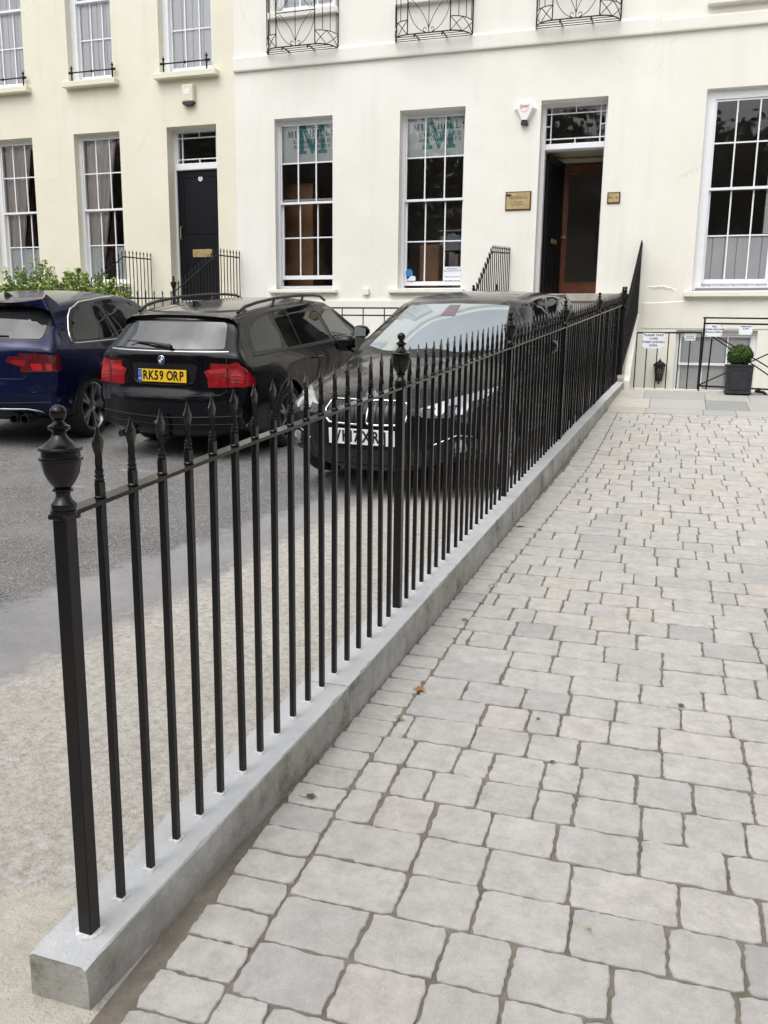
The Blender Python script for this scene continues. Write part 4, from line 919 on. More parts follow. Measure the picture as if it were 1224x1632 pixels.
mb.build('frame', 'ironold', t_); mb = MB(); vs = A_+B_; mb.add([(x*.97, y, z) for x, y, z in vs], [(k, (k+1) % 6, (k+1) % 6+6, k+6) for k in range(6)]); mb.build('glass', 'lampglass', t_)
mb = MB(); mb.lathe([(.012, -.09), (.014, -.03), (.028, .0), (.024, .04), (.004, .055)], 10, (0, -.09, 0)); mb.build('bulb', 'paper', t_, smooth=True)
# planter with box ball
px_, py_ = .865, 11.72
t_ = thing('lead_planter', 'square dark lead planter with a round box bush in front of the gate', 'planter', (px_, py_, zp(py_)+.003))
h_ = .355; mb = MB(); mb.bbox(-.155, .155, -.155, .155, 0, .025, .004)
a0, a1 = .148, .155
vs = [(-a0, -a0, .025), (a0, -a0, .025), (a0, a0, .025), (-a0, a0, .025), (-a1, -a1, h_-.02), (a1, -a1, h_-.02), (a1, a1, h_-.02), (-a1, a1, h_-.02)]
mb.add(vs, [(0, 1, 5, 4), (1, 2, 6, 5), (2, 3, 7, 6), (3, 0, 4, 7)]); 
for (a, b_, c, d) in ((-.165, .165, -.165, -.135), (-.165, .165, .135, .165), (-.165, -.135, -.135, .135), (.135, .165, -.135, .135)): mb.bbox(a, b_, c, d, h_-.02, h_, .004)
oc = [(-.08, .05), (.08, .05), (.11, .08), (.11, .26), (.08, .29), (-.08, .29), (-.11, .26), (-.11, .08)]
mb.tube([(x, -.155, z) for x, z in oc+[oc[0]]], .005, 5); mb.build('box', 'lead', t_); mb = MB(); mb.box(-.135, .135, -.135, .135, h_-.06, h_-.03); mb.build('soil', 'soil', t_)
def leaf_cluster(pts, size, rnd, flat=.5):
    V, F, T = [], [], []
    for (c, tone, nrm) in pts:
        s = size*rnd.uniform(.65, 1.25); d = Vector((rnd.gauss(0, 1), rnd.gauss(0, 1), rnd.gauss(0, 1)))+Vector(nrm)*1.4; d.normalize()
        u = d.orthogonal().normalized(); w_ = d.cross(u); a = rnd.uniform(0, 2*pi); u, w_ = u*cos(a)+w_*sin(a), w_*cos(a)-u*sin(a); c = Vector(c); k = len(V)
        V += [c-u*s, c-w_*s*flat+d*s*.12, c+u*s, c+w_*s*flat+d*s*.12]; F.append((k, k+1, k+2, k+3)); T.append(min(1, max(0, tone+rnd.gauss(0, .12))))
    return V, F, T
def leaf_obj(name, V, F, T, mat, par):
    me = bpy.data.meshes.new(name); me.from_pydata([v[:] for v in V], [], F); me.materials.append(M[mat])
    ca = me.attributes.new('tone', 'FLOAT', 'FACE'); ca.data.foreach_set('value', T); me.polygons.foreach_set('use_smooth', [True]*len(F))
    o = bpy.data.objects.new(name, me); COL.objects.link(o); o.parent = par; return o
rb = random.Random(21); pts = []
for i in range(5200):
    a = rb.uniform(0, 2*pi); cz = rb.uniform(-1, 1); sr = sqrt(1-cz*cz); lump = 1+.07*sin(5*a+2*cz)+.05*sin(9*a-4*cz)
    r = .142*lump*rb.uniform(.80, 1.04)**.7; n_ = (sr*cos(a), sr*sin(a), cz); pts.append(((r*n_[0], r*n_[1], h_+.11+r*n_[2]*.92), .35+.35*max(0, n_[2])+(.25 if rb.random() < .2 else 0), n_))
th = thing('box_bush', 'clipped round green box bush growing in the lead planter', 'bush', (px_, py_, zp(py_)))
o = leaf_obj('foliage', *leaf_cluster(pts, .0125, rb), 'box', th)
mb = MB(); mb.tube([(0, 0, h_-.05), (0, 0, h_+.08)], .012, 6); mb.sphere((0, 0, h_+.11), .105, 10); mb.build('core', 'soil', th)

# hedge: several shrubs behind the cars
def shrub(cx, cy, z0, rx, ry, ht, n, seed, label, ls=.034):
    rs = random.Random(seed); th = thing('hedge_shrub', label, 'shrub', (cx, cy, z0), group='shrubs in front of the cream house')
    mb = MB(); tips = []
    for k in range(11):
        a = rs.uniform(0, 2*pi); r = rs.uniform(.2, .95); tx, ty = rx*r*cos(a), ry*r*sin(a); tz = ht*rs.uniform(.72, 1.0)*(1-.15*r*r)
        P = [(0, 0, 0), (tx*.3, ty*.3, tz*.35), (tx*.75, ty*.75, tz*.7), (tx, ty, tz)]; mb.tube(P, [.02, .015, .009, .003], 5); tips.append(Vector((tx, ty, tz)))
    mb.build('stems', 'bark', th, smooth=True); pts = []
    for k in range(120):
        a = rs.uniform(0, 2*pi); r = sqrt(rs.random()); b_ = Vector((rx*r*cos(a)*.95, ry*r*sin(a)*.95, 0)); top = ht*(1-.28*r*r)*rs.uniform(.80, 1.08)
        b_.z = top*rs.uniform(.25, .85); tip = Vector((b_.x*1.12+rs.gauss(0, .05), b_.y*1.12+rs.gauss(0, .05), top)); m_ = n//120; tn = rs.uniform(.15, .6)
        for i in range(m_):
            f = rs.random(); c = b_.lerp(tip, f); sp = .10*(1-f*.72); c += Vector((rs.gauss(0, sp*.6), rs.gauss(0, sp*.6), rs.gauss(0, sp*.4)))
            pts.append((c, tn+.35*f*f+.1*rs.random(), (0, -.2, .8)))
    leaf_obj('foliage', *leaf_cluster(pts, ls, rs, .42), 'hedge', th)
    mb = MB()
    for k in range(26):
        a = rs.uniform(0, 2*pi); r = sqrt(rs.random()); mb.sphere((rx*r*cos(a), -abs(ry*sin(a))*1.0, ht*rs.uniform(.6, .85)), .012, 6)
    mb.build('blossom', 'blossom', th)
sh = [(-11.9, 11.75, .9, 1.50, 'hedge shrub at the left edge, behind the blue car roof'), (-10.75, 11.70, .85, 1.56, 'white flowering hedge shrub behind the blue car antenna'), (-9.6, 11.7, .82, 1.76, 'tallest hedge shrub with loose shoots above the blue car roof'), (-8.55, 11.62, .68, 1.62, 'rightmost hedge shrub beside the spiked stair railing')]
for k, (x, y, rx, ht, lb) in enumerate(sh): shrub(x, y, zg(y), rx, .45, ht, 12000, 40+k, lb)
# fallen leaves
def leaf(label, x, y, z, s, mat, rz):
    th = thing('fallen_leaf', label, 'leaf', (x, y, z+.004), rz); mb = MB(); n = 20
    vs = [(0, 0, .006)]
    for k in range(n):
        a = 2*pi*k/n; r = s*(1.0 if k % 4 == 0 else .45 if k % 2 == 0 else .62); vs.append((r*cos(a), r*sin(a)*.85, .004+.010*abs(sin(a*2.5))*(1 if k % 4 == 0 else .2)))
    mb.add(vs, [(0, 1+k, 1+(k+1) % n) for k in range(n)]); mb.tube([(0, 0, .006), (-s*.8, -s*.5, .004), (-s*1.5, -s*.6, .010)], .0012, 4)
    mb.build('blade', mat, th)
leaf('brown maple leaf on the concrete, seen between the railing bars', -1.489, 3.233, zg(3.233), .032, 'deadleaf', .4); leaf('small orange leaf on the concrete left of the second post', -1.346, 3.696, zg(3.696), .022, 'deadleaf', 1.2)
leaf('brown curled maple leaf on the border pavers', -.848, 3.123, zp(3.12), .034, 'deadleaf', 2.0); leaf('small brown leaf on the pavers past the maple leaf', -.842, 3.907, zp(3.9), .022, 'deadleaf', .9)
leaf('yellow leaf on the concrete tight against the near kerb', -1.365, 2.61, zg(2.61), .036, 'deadleafpale', 2.9)
leaf('dark shrivelled leaf on a border paver near the kerb', -.97, 2.296, zp(2.3), .022, 'deadleafdark', .2); leaf('tiny brown leaf scrap in a paver joint at mid path', -.271, 2.731, zp(2.73), .014, 'deadleafdark', .8)
leaf('dark grey leaf lying on a paver at the right side', .145, 3.286, zp(3.29), .020, 'deadleafdark', 1.7); leaf('pale straw leaf standing in a joint at the front right', -.084, 1.97, zp(1.97), .009, 'deadleafpale', 1.5)

leaf('crumpled pale leaf in the sand against the kerb past the second post', -.85, 5.6, zp(5.6), .035, 'deadleafpale', .5)
leaf('tiny dark twig scrap on a paver in the middle of the path', -.36, 3.02, zp(3.02), .012, 'deadleafdark', 1.1)
def weed(label, x, y, seed):
    rs = random.Random(seed); th = thing('weed', label, 'weed', (x, y, zp(y)-.004)); pts = []
    for k in range(34):
        a = rs.uniform(0, 2*pi); r = .028*rs.random(); pts.append(((r*cos(a), r*sin(a), rs.uniform(.003, .024)), rs.uniform(.2, .7), (0, 0, .6)))
    leaf_obj('leaves', *leaf_cluster(pts, .0055, rs, .4), 'hedge', th)
weed('small green weed in the border joint close to the maple leaf', -.852, 2.86, 4); weed('tiny green weed in the border joint farther along the kerb', -.80, 4.42, 5)

# ------------------------------------------------------------------ cars
def lerp_tab(tab, x):
    if x <= tab[0][0]: return tab[0][1]
    for (a, p), (c, q) in zip(tab, tab[1:]):
        if x <= c:
            f = (x-a)/(c-a); return p+(q-p)*f
    return tab[-1][1]
def smooth_tab(tab, x):   # Catmull-Rom through the table
    if x <= tab[0][0]: return tab[0][1]
    if x >= tab[-1][0]: return tab[-1][1]
    for i in range(len(tab)-1):
        if x <= tab[i+1][0]:
            x0, y0 = tab[i]; x1, y1 = tab[i+1]; h = x1-x0; f = (x-x0)/h
            m0 = (y1-tab[i-1][1])/(x1-tab[i-1][0]) if i > 0 else (y1-y0)/h
            m1 = (tab[i+2][1]-y0)/(tab[i+2][0]-x0) if i+2 < len(tab) else (y1-y0)/h
            return (2*f**3-3*f*f+1)*y0+(f**3-2*f*f+f)*h*m0+(-2*f**3+3*f*f)*y1+(f**3-f*f)*h*m1
def resample(sil, step=.04):
    """closed list of (y,z,R,crown,sharp): Catmull-Rom, sharp points keep corners softly"""
    out = []; n = len(sil)
    for i in range(n):
        p0, p1, p2, p3 = sil[i-1], sil[i], sil[(i+1) % n], sil[(i+2) % n]
        L = sqrt((p2[0]-p1[0])**2+(p2[1]-p1[1])**2); k = max(1, int(L/step))
        for j in range(k):
            t = j/k; q = []
            for c in range(4):
                tens = .5 if c < 2 else 0
                if c < 2:
                    a, b_, cc_, d = p0[c], p1[c], p2[c], p3[c]
                    # centripetal-like damping for uneven spacing
                    l0 = max(1e-3, sqrt((p1[0]-p0[0])**2+(p1[1]-p0[1])**2)); l2 = max(1e-3, sqrt((p3[0]-p2[0])**2+(p3[1]-p2[1])**2))
                    m1 = (cc_-a)/(l0+L)*L; m2 = (d-b_)/(L+l2)*L
                    q.append((2*t**3-3*t*t+1)*b_+(t**3-2*t*t+t)*m1+(-2*t**3+3*t*t)*cc_+(t**3-t*t)*m2)
                else: q.append(p1[c]+(p2[c]-p1[c])*t)
            out.append(q)
    return out
def car_body(sp):
    S_ = resample(sp['sil']); n = len(S_); L = sp['L']; hw = sp['W']/2; Wz = sp['Wz']; Py = sp['Py']; Gy = sp['Gy']; belt = sp['belt']
    def Wf(y, z):
        w = smooth_tab(Wz, z)*smooth_tab(Py, y)
        if z > belt: w *= 1-(1-smooth_tab(Gy, y))*min(1, (z-belt)/.12)
        # shoulder/character crease
        w -= .006*math.exp(-((z-sp.get('crease', .80))/.018)**2)
        # wheel arch flares
        for wy in sp['axles']:
            d = sqrt((y-wy)**2+(z-.33)**2); w += .012/hw*math.exp(-((d-.39)/.06)**2)
        return w*hw
    area = sum(S_[i][0]*S_[(i+1) % n][1]-S_[(i+1) % n][0]*S_[i][1] for i in range(n)); sg = 1 if area > 0 else -1
    rings = []
    NA, NB, NC = 12, 6, 14
    for i in range(n):
        y, z, R, cr = S_[i]; a, b_ = S_[i-1], S_[(i+1) % n]
        ty, tz = b_[0]-a[0], b_[1]-a[1]; l = sqrt(ty*ty+tz*tz); ny, nz = -tz/l*sg, ty/l*sg
        fy, fz = y+ny*(R+cr), z+nz*(R+cr); xe = Wf(fy, fz)-R
        row = []
        for j in range(NA): v = j/NA; e = cr*(v**2.4); row.append((v*xe, y+ny*e, z+nz*e))
        for j in range(NB): ph = pi/2*j/NB; row.append((xe+R*sin(ph), y+ny*(cr+R*(1-cos(ph))), z+nz*(cr+R*(1-cos(ph)))))
        ky = min(max(fy, .45), L-.45); kz = .60
        for j in range(NC+1):
            f = j/NC; yy, zz = fy+(ky-fy)*f, fz+(kz-fz)*f; row.append((Wf(yy, zz), yy, zz))
        rings.append(row)
    m = len(rings[0]); vs = []; fs = []
    for s in (1, -1):
        k = len(vs)
        for r in rings: vs += [(s*x, y, z) for x, y, z in r]
        for i in range(n):
            for j in range(m-1):
                f = (k+i*m+j, k+((i+1) % n)*m+j, k+((i+1) % n)*m+j+1, k+i*m+j+1); fs.append(f if s == 1 else f[::-1])
    return vs, fs, Wf
def mesh_from(vs, fs, name, mats):
    me = bpy.data.meshes.new(name); me.from_pydata(vs, [], fs)
    for m_ in mats: me.materials.append(M[m_])
    bm = bmesh.new(); bm.from_mesh(me); bmesh.ops.remove_doubles(bm, verts=bm.verts, dist=.0006); bmesh.ops.recalc_face_normals(bm, faces=bm.faces); bm.to_mesh(me); bm.free(); return me
class Car:
    def __init__(s, name, label, sp, pos, head, pitch, scale):
        s.root = thing(name, label, 'car', pos); s.sp = sp
        s.root.rotation_euler = (pitch, 0, -head); s.root.scale = (scale,)*3
        vs, fs, s.Wf = car_body(sp); me = mesh_from(vs, fs, 'body', [sp['paint'], 'trim'])
        bm = bmesh.new(); bm.from_mesh(me); s.bvh = BVHTree.FromBMesh(bm); bm.free()
        o = bpy.data.objects.new('body', me); COL.objects.link(o)
        # wheel arches
        mb = MB(); R = sp['wr']+.045
        for wy in sp['axles']:
            for sx_ in (-1, 1):
                P = [(wy+R*cos(2*pi*k/40), sp['wr']+.0+R*sin(2*pi*k/40)) for k in range(40)]; mb.prism(P, sx_*(sp['W']/2-.26), sx_*(sp['W']/2+.2), axis='x')
        cut = mb.build('cut', 'trim'); cut.data.materials.clear(); cut.data.materials.append(M['trim'])
        md = o.modifiers.new('b', 'BOOLEAN'); md.operation = 'DIFFERENCE'; md.object = cut; md.solver = 'EXACT'
        try: md.material_mode = 'TRANSFER'
        except Exception: pass
        bpy.context.view_layer.update()
        me2 = bpy.data.meshes.new_from_object(o.evaluated_get(bpy.context.evaluated_depsgraph_get()))
        o.modifiers.clear(); o.data = me2; bpy.data.objects.remove(cut); me2.name = 'body'
        me2.polygons.foreach_set('use_smooth', [True]*len(me2.polygons)); me2.set_sharp_from_angle(angle=rad(38)); o.parent = s.root; s.body = o
    def hit(s, p, d):
        r = s.bvh.ray_cast(Vector(p), Vector(d)); return r
    def patch(s, name, poly, d, mat, off=.004, res=.045, parent=None, thick=.008, smooth=True, round_=0):
        """outline as 2D points seen along direction d; d is 'R','L','B','F','T' or a vector with frame. conforms to the body"""
        if isinstance(d, str):
            D = {'R': ((-1, 0, 0), (0, 1, 0), (0, 0, 1)), 'L': ((1, 0, 0), (0, 1, 0), (0, 0, 1)), 'B': ((0, 1, 0), (1, 0, 0), (0, 0, 1)), 'F': ((0, -1, 0), (1, 0, 0), (0, 0, 1)), 'T': ((0, 0, -1), (1, 0, 0), (0, 1, 0))}[d]
        else: D = d
        dv, u, v = (Vector(q).normalized() for q in D)
        if round_:
            q = []; n = len(poly)
            for i in range(n):
                a, b_, c = Vector(poly[i-1]), Vector(poly[i]), Vector(poly[(i+1) % n]); r = min(round_, (a-b_).length*.45, (c-b_).length*.45)
                p, e = b_+(a-b_).normalized()*r, b_+(c-b_).normalized()*r
                for k in range(5): t = k/4; q.append(tuple((1-t)**2*p+2*t*(1-t)*b_+t*t*e))
            poly = q
        bm = bmesh.new(); vv = [bm.verts.new((p[0], p[1], 0)) for p in poly]; bm.faces.new(vv)
        xs = [p[0] for p in poly]; ys = [p[1] for p in poly]
        for lo, hi, ax in ((min(xs), max(xs), 0), (min(ys), max(ys), 1)):
            k = int((hi-lo)/res)
            for i in range(1, k+1):
                co = [0, 0, 0]; co[ax] = lo+(hi-lo)*i/(k+1); no = [0, 0, 0]; no[ax] = 1
                bmesh.ops.bisect_plane(bm, geom=bm.verts[:]+bm.edges[:]+bm.faces[:], plane_co=co, plane_no=no, dist=1e-6)
        base = {}
        bad = []
        for vt in bm.verts:
            o = u*vt.co.x+v*vt.co.y-dv*4+Vector((0, 0, 0))
            if abs(dv.y) > .5 and abs(dv.x) < .5: o = u*vt.co.x+v*vt.co.y-dv*6+Vector((0, 2.2 if True else 0, 0))
            r = s.bvh.ray_cast(o, dv)
            if r[0] is None:
                q = o+dv*(4 if abs(dv.x) > .5 else 4); rn = s.bvh.find_nearest(q if dv.length else q); loc, nrm = rn[0], rn[1]
            else: loc, nrm = r[0], r[1]
            if nrm.dot(dv) > 0: nrm = -nrm
            vt.co = loc+(nrm*.8-dv*.2).normalized()*off; base[vt] = (nrm)
        # rim
        be = [e for e in bm.edges if len(e.link_faces) == 1]; nw = {}
        for e in be:
            for vt in e.verts:
                if vt not in nw: nw[vt] = bm.verts.new(vt.co-(base[vt]*.8-dv*.2).normalized()*thick)
        for e in be:
            a, b_ = e.verts
            try: bm.faces.new((a, b_, nw[b_], nw[a]))
            except Exception: pass
        bmesh.ops.recalc_face_normals(bm, faces=bm.faces)
        me = bpy.data.meshes.new(name); bm.to_mesh(me); bm.free(); me.materials.append(M[mat])
        f0 = me.polygons[0]
        me.polygons.foreach_set('use_smooth', [smooth]*len(me.polygons)); me.set_sharp_from_angle(angle=rad(40))
        o = bpy.data.objects.new(name, me); COL.objects.link(o); o.parent = parent or s.root; return o
    def strip(s, name, pts, d, r, mat, parent=None, off=.0, closed=False, n=6):
        """tube following the body through 2D points seen along d"""
        D = {'R': ((-1, 0, 0), (0, 1, 0), (0, 0, 1)), 'L': ((1, 0, 0), (0, 1, 0), (0, 0, 1)), 'B': ((0, 1, 0), (1, 0, 0), (0, 0, 1)), 'F': ((0, -1, 0), (1, 0, 0), (0, 0, 1)), 'T': ((0, 0, -1), (1, 0, 0), (0, 1, 0))}[d]
        dv, u, v = (Vector(q) for q in D); P = list(pts)+([pts[0]] if closed else []); out = []
        for i in range(len(P)-1):
            a, b_ = Vector(P[i]), Vector(P[i+1]); k = max(1, int((b_-a).length/.05))
            for j in range(k): out.append(a.lerp(b_, j/k))
        out.append(Vector(P[-1])); R3 = []
        for p in out:
            o = u*p.x+v*p.y-dv*4+(Vector((0, 2.2, 0))-dv*2 if abs(dv.y) > .5 else Vector((0, 0, 0)))
            h = s.bvh.ray_cast(o, dv)
            if h[0] is not None: R3.append(h[0]-dv*off)
        mb = MB(); mb.tube(R3, r, n); return mb.build(name, mat, parent or s.root, smooth=True, ang=80)
    def wheel(s, wy, sx_, style='five', mat='alloy', face='darkalloy'):
        wr = s.sp['wr']; rr = s.sp['rr']; w = thing('wheel', None, None, (sx_*(s.sp['W']/2-.115), wy, wr)); w.parent = s.root
        bpy.data.objects.remove(w)
        # tyre is the mesh of the wheel part; rim a sub-part
        prof = [(rr-.004, -.09), (rr+.01, -.102), (wr-.05, -.108), (wr-.018, -.098), (wr-.002, -.075), (wr, 0), (wr-.002, .075), (wr-.018, .098), (wr-.05, .108), (rr+.01, .102), (rr-.004, .09)]
        mb = MB(); mb.lathe([(r, z) for r, z in prof], 40, cap=False); ty = mb.build('wheel', 'rubber', s.root, smooth=True, ang=50)
        ty.location = (sx_*(s.sp['W']/2-.112), wy, wr); ty.rotation_euler = (0, rad(90)*sx_, 0)
        mb = MB(); mb.lathe([(rr-.02, -.05), (rr-.004, .085), (rr+.004, .100), (rr-.006, .103), (rr-.016, .088), (rr-.022, .0)], 40, cap=False)
        k = 5
        for i in range(k):
            a0 = 2*pi*i/k+.35
            if style == 'five':
                for da, wd in ((-.17, .030), (.17, .030)):
                    p0 = Vector((.055*cos(a0), .055*sin(a0), .078)); a1 = a0+da; p1 = Vector(((rr-.012)*cos(a1), (rr-.012)*sin(a1), .090)); d_ = (p1-p0).normalized(); nn = Vector((-d_.y, d_.x, 0))
                    w0, w1 = .020, .014; z0 = -.03
                    vs = [p0-nn*w0, p0+nn*w0, p1+nn*w1, p1-nn*w1]; vs += [q+Vector((0, 0, z0)) for q in vs]
                    mb.add(vs, [(0, 3, 2, 1), (4, 5, 6, 7), (0, 1, 5, 4), (1, 2, 6, 5), (2, 3, 7, 6), (3, 0, 4, 7)])
            else:
                p0 = Vector((.05*cos(a0), .05*sin(a0), .08)); a1 = a0; p1 = Vector(((rr-.012)*cos(a1), (rr-.012)*sin(a1), .09)); nn = Vector((-sin(a0), cos(a0), 0)); w0, w1 = .035, .028
                vs = [p0-nn*w0, p0+nn*w0, p1+nn*w1, p1-nn*w1]; vs += [q+Vector((0, 0, -.03)) for q in vs]
                mb.add(vs, [(0, 3, 2, 1), (4, 5, 6, 7), (0, 1, 5, 4), (1, 2, 6, 5), (2, 3, 7, 6), (3, 0, 4, 7)])
        mb.lathe([(.070, .04), (.068, .078), (.034, .086), (.030, .080), (.001, .082)], 20); mb.build('rim', mat, ty, smooth=True, ang=30)
        mb = MB(); mb.lathe([(.150, -.02), (.150, .0), (.02, .001)], 32); mb.lathe([(rr-.015, -.09), (rr-.015, -.088), (.01, -.087)], 32); mb.build('brake_disc', face, ty)
def plate(car, name, text, cx, z, y, ny, mat, tilt=0, blue=True, pos=(.155, .275, .385, .49, .66, .78, .90)):
    """number plate at centre; ny=-1 faces the rear (local -y), +1 faces forward"""
    mb = MB(); mb.bbox(-.26, .26, -.006, 0, -.0555, .0555, .002); 
    o = mb.build(name, mat, car.root); o.location = (cx, y, z); o.scale = (1.06, 1, 1.04); o.rotation_euler = (tilt, 0, 0 if ny < 0 else pi)
    mb = MB()
    for ch, fr in zip(text.replace(' ', ''), pos): add_text(mb, ch, .112, (-.26+.52*fr, -.0068, -.001), bold=.0034, sx=.80)
    mb.build('lettering', 'plateink', o)
    mb = MB()
    if blue:
        mb.box(-.258, -.218, -.0072, -.006, -.053, .053); add_text(mb, 'GB', .022, (-.238, -.0078, -.03), mi=1)
        for k in range(12): mb.prism([(-.238+.013*cos(rad(30*k))+.002*cos(a*pi/2), .018+.013*sin(rad(30*k))+.002*sin(a*pi/2)) for a in range(4)], -.0079, -.0073, mi=1)
        mb.build('band', ['plateblue', 'signwhite'], o)
    return o
def roundel(car, loc, R, nrm):
    n_ = Vector(nrm).normalized(); u = Vector((1, 0, 0)); u = (u-n_*u.dot(n_)).normalized(); v = n_.cross(u)
    def ring(r, k, z): return [Vector(loc)+u*r*cos(a)+v*r*sin(a)+n_*z for a in [2*pi*i/k for i in range(k)]]
    mb = MB(); k = 32
    A = ring(R, k, 0); B_ = ring(R, k, .004); C = ring(R*.92, k, .006); mb.add(A+B_+C+[Vector(loc)+n_*.006], [(i, (i+1) % k, (i+1) % k+k, i+k) for i in range(k)]+[(i+k, (i+1) % k+k, (i+1) % k+2*k, i+2*k) for i in range(k)])
    mb.add(ring(R*.92, k, .0058)+[Vector(loc)+n_*.0058], [(i, (i+1) % k, k) for i in range(k)], 1)
    for q in range(4):
        P = [Vector(loc)+n_*.0075]+[Vector(loc)+n_*.0075+u*R*.60*cos(pi/2*q+pi/2*i/8)+v*R*.60*sin(pi/2*q+pi/2*i/8) for i in range(9)]
        mb.add(P, [tuple(range(10))], 2 if q % 2 == 0 else 3)
    return mb.build('roundel', ['chrome', 'trim', 'roundelwhite', 'roundelblue'], car.root, clean=False)
def side_windows(car, polys, side, mat='carglass'):
    for p in polys: car.patch('side_window', p, side, mat, off=.003, res=.06, round_=.03)
def mirror(car, y, z, side, x=None, mat=None):
    x = x or (car.sp['W']/2-.06); mb = MB(); s = side
    vs = []; fs = []; n = 14; K = 7
    for i in range(K+1):
        f = i/K; c = Vector((s*(x+.06+.20*f), y+.03*f-.02, z+.03)); sc = (.55, .92, 1, 1, .98, .9, .7, .25)[i]
        for k in range(n): a = 2*pi*k/n; ca_, sa_ = cos(a), sin(a); vs.append((c.x, c.y+.065*sc*(abs(ca_)**.8)*(1 if ca_ > 0 else -1), c.z+.075*sc*(abs(sa_)**.8)*(1 if sa_ > 0 else -1)))
    fs = [(i*n+k, i*n+(k+1) % n, (i+1)*n+(k+1) % n, (i+1)*n+k) for i in range(K) for k in range(n)]+[tuple(range(n)), tuple(K*n+k for k in range(n))]
    mb.add(vs, fs); mb.tube([(s*(x-.02), y+.01, z-.05), (s*(x+.10), y, z-.02)], [.03, .022], 8)
    o = mb.build('door_mirror', mat or car.sp['paint'], car.root, smooth=True, ang=60)
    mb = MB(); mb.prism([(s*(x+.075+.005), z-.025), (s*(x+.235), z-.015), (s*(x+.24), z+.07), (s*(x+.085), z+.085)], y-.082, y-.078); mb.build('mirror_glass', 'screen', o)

# ---- estate car (seen from behind)
sE = dict(L=4.52, W=1.817, wr=.325, rr=.235, axles=(1.03, 3.79), paint='carblack', belt=.955, crease=.83,
  sil=[(.12,.26,.10,.10),(.03,.36,.16,.12),(.0,.50,.20,.13),(.0,.64,.20,.13),(.045,.70,.13,.13),(.07,.80,.12,.12),(.085,.95,.10,.11),(.115,1.06,.08,.10),(.25,1.20,.07,.09),(.38,1.325,.06,.08),(.36,1.365,.05,.07),(.46,1.395,.09,.05),(.9,1.425,.10,.035),(1.6,1.44,.10,.03),(2.2,1.432,.10,.03),(2.62,1.40,.09,.04),(2.88,1.345,.07,.07),(3.2,1.20,.06,.10),(3.62,.985,.08,.12),(3.72,.95,.14,.08),(4.1,.885,.18,.07),(4.38,.79,.16,.12),(4.49,.66,.16,.20),(4.52,.50,.18,.22),(4.50,.32,.16,.20),(4.40,.20,.10,.15),(3.9,.17,.06,.02),(2.3,.17,.06,.0),(.7,.19,.06,.02)],
  Wz=[(.15,.90),(.25,.955),(.40,.985),(.55,1.0),(.70,.997),(.80,.985),(.88,.965),(.955,.93),(1.05,.875),(1.2,.79),(1.35,.70),(1.45,.64)],
  Py=[(0,.955),(.4,.985),(1.0,1.0),(2.2,1.0),(3.6,.995),(4.1,.975),(4.52,.93)], Gy=[(0,.93),(.5,.96),(1.2,1.0),(2.4,1.0),(3.2,.99),(3.7,1.0)])
# ---- hatchback facing the camera
sF = dict(L=4.32, W=1.765, wr=.315, rr=.225, axles=(.80, 3.49), paint='cargrey', belt=.955, crease=.80,
  sil=[(.16,.26,.10,.10),(.04,.36,.18,.12),(.0,.52,.20,.14),(.02,.70,.18,.14),(.07,.85,.13,.12),(.16,1.0,.08,.10),(.32,1.18,.07,.09),(.42,1.27,.06,.08),(.36,1.315,.05,.07),(.5,1.35,.09,.05),(.95,1.40,.10,.04),(1.5,1.43,.10,.035),(1.95,1.425,.10,.04),(2.22,1.39,.09,.05),(2.42,1.335,.07,.09),(2.75,1.185,.06,.12),(3.12,1.005,.08,.14),(3.22,.965,.14,.10),(3.6,.915,.18,.09),(3.95,.855,.17,.12),(4.16,.785,.13,.17),(4.26,.71,.12,.20),(4.30,.60,.14,.22),(4.32,.47,.15,.23),(4.30,.34,.15,.23),(4.22,.22,.10,.2),(3.7,.18,.06,.02),(2.2,.18,.06,0),(.6,.20,.06,.02)],
  Wz=[(.15,.90),(.25,.955),(.40,.985),(.55,1.0),(.70,.995),(.80,.985),(.88,.965),(.955,.93),(1.05,.88),(1.2,.80),(1.35,.71),(1.45,.65)],
  Py=[(0,.94),(.4,.98),(1.0,1.0),(2.2,1.0),(3.3,.995),(3.9,.975),(4.32,.92)], Gy=[(0,.90),(.5,.94),(1.2,1.0),(2.4,1.0),(3.2,1.0)])
# ---- blue hatchback
sA = dict(L=4.25, W=1.777, wr=.318, rr=.240, axles=(.82, 3.42), paint='carblue', belt=.945, crease=.79,
  sil=[(.20,.24,.10,.08),(.07,.30,.15,.12),(.0,.42,.18,.15),(-.01,.58,.20,.16),(.035,.665,.12,.15),(.05,.78,.12,.14),(.085,.93,.10,.12),(.14,1.0,.08,.10),(.34,1.17,.07,.09),(.50,1.285,.06,.08),(.40,1.335,.05,.07),(.52,1.365,.09,.05),(.95,1.405,.10,.04),(1.5,1.425,.10,.035),(1.95,1.41,.10,.04),(2.3,1.355,.08,.06),(2.65,1.20,.06,.10),(3.1,.985,.08,.13),(3.25,.94,.14,.08),(3.7,.875,.18,.08),(4.0,.78,.16,.14),(4.18,.66,.16,.2),(4.25,.48,.16,.22),(4.22,.30,.15,.2),(4.1,.20,.10,.15),(3.7,.17,.06,.02),(2.2,.17,.06,0),(.7,.19,.06,.02)],
  Wz=[(.15,.90),(.25,.955),(.40,.985),(.55,1.0),(.70,.995),(.79,.985),(.87,.965),(.945,.94),(1.05,.90),(1.2,.84),(1.35,.77),(1.45,.71)],
  Py=[(0,.945),(.4,.985),(1.0,1.0),(2.2,1.0),(3.5,.995),(3.9,.97),(4.25,.92)], Gy=[(0,.90),(.5,.94),(1.2,1.0),(2.4,1.0),(3.2,1.0)])
def place(X, Y): return (X, Y, zg(Y+1.0)-.0+0)
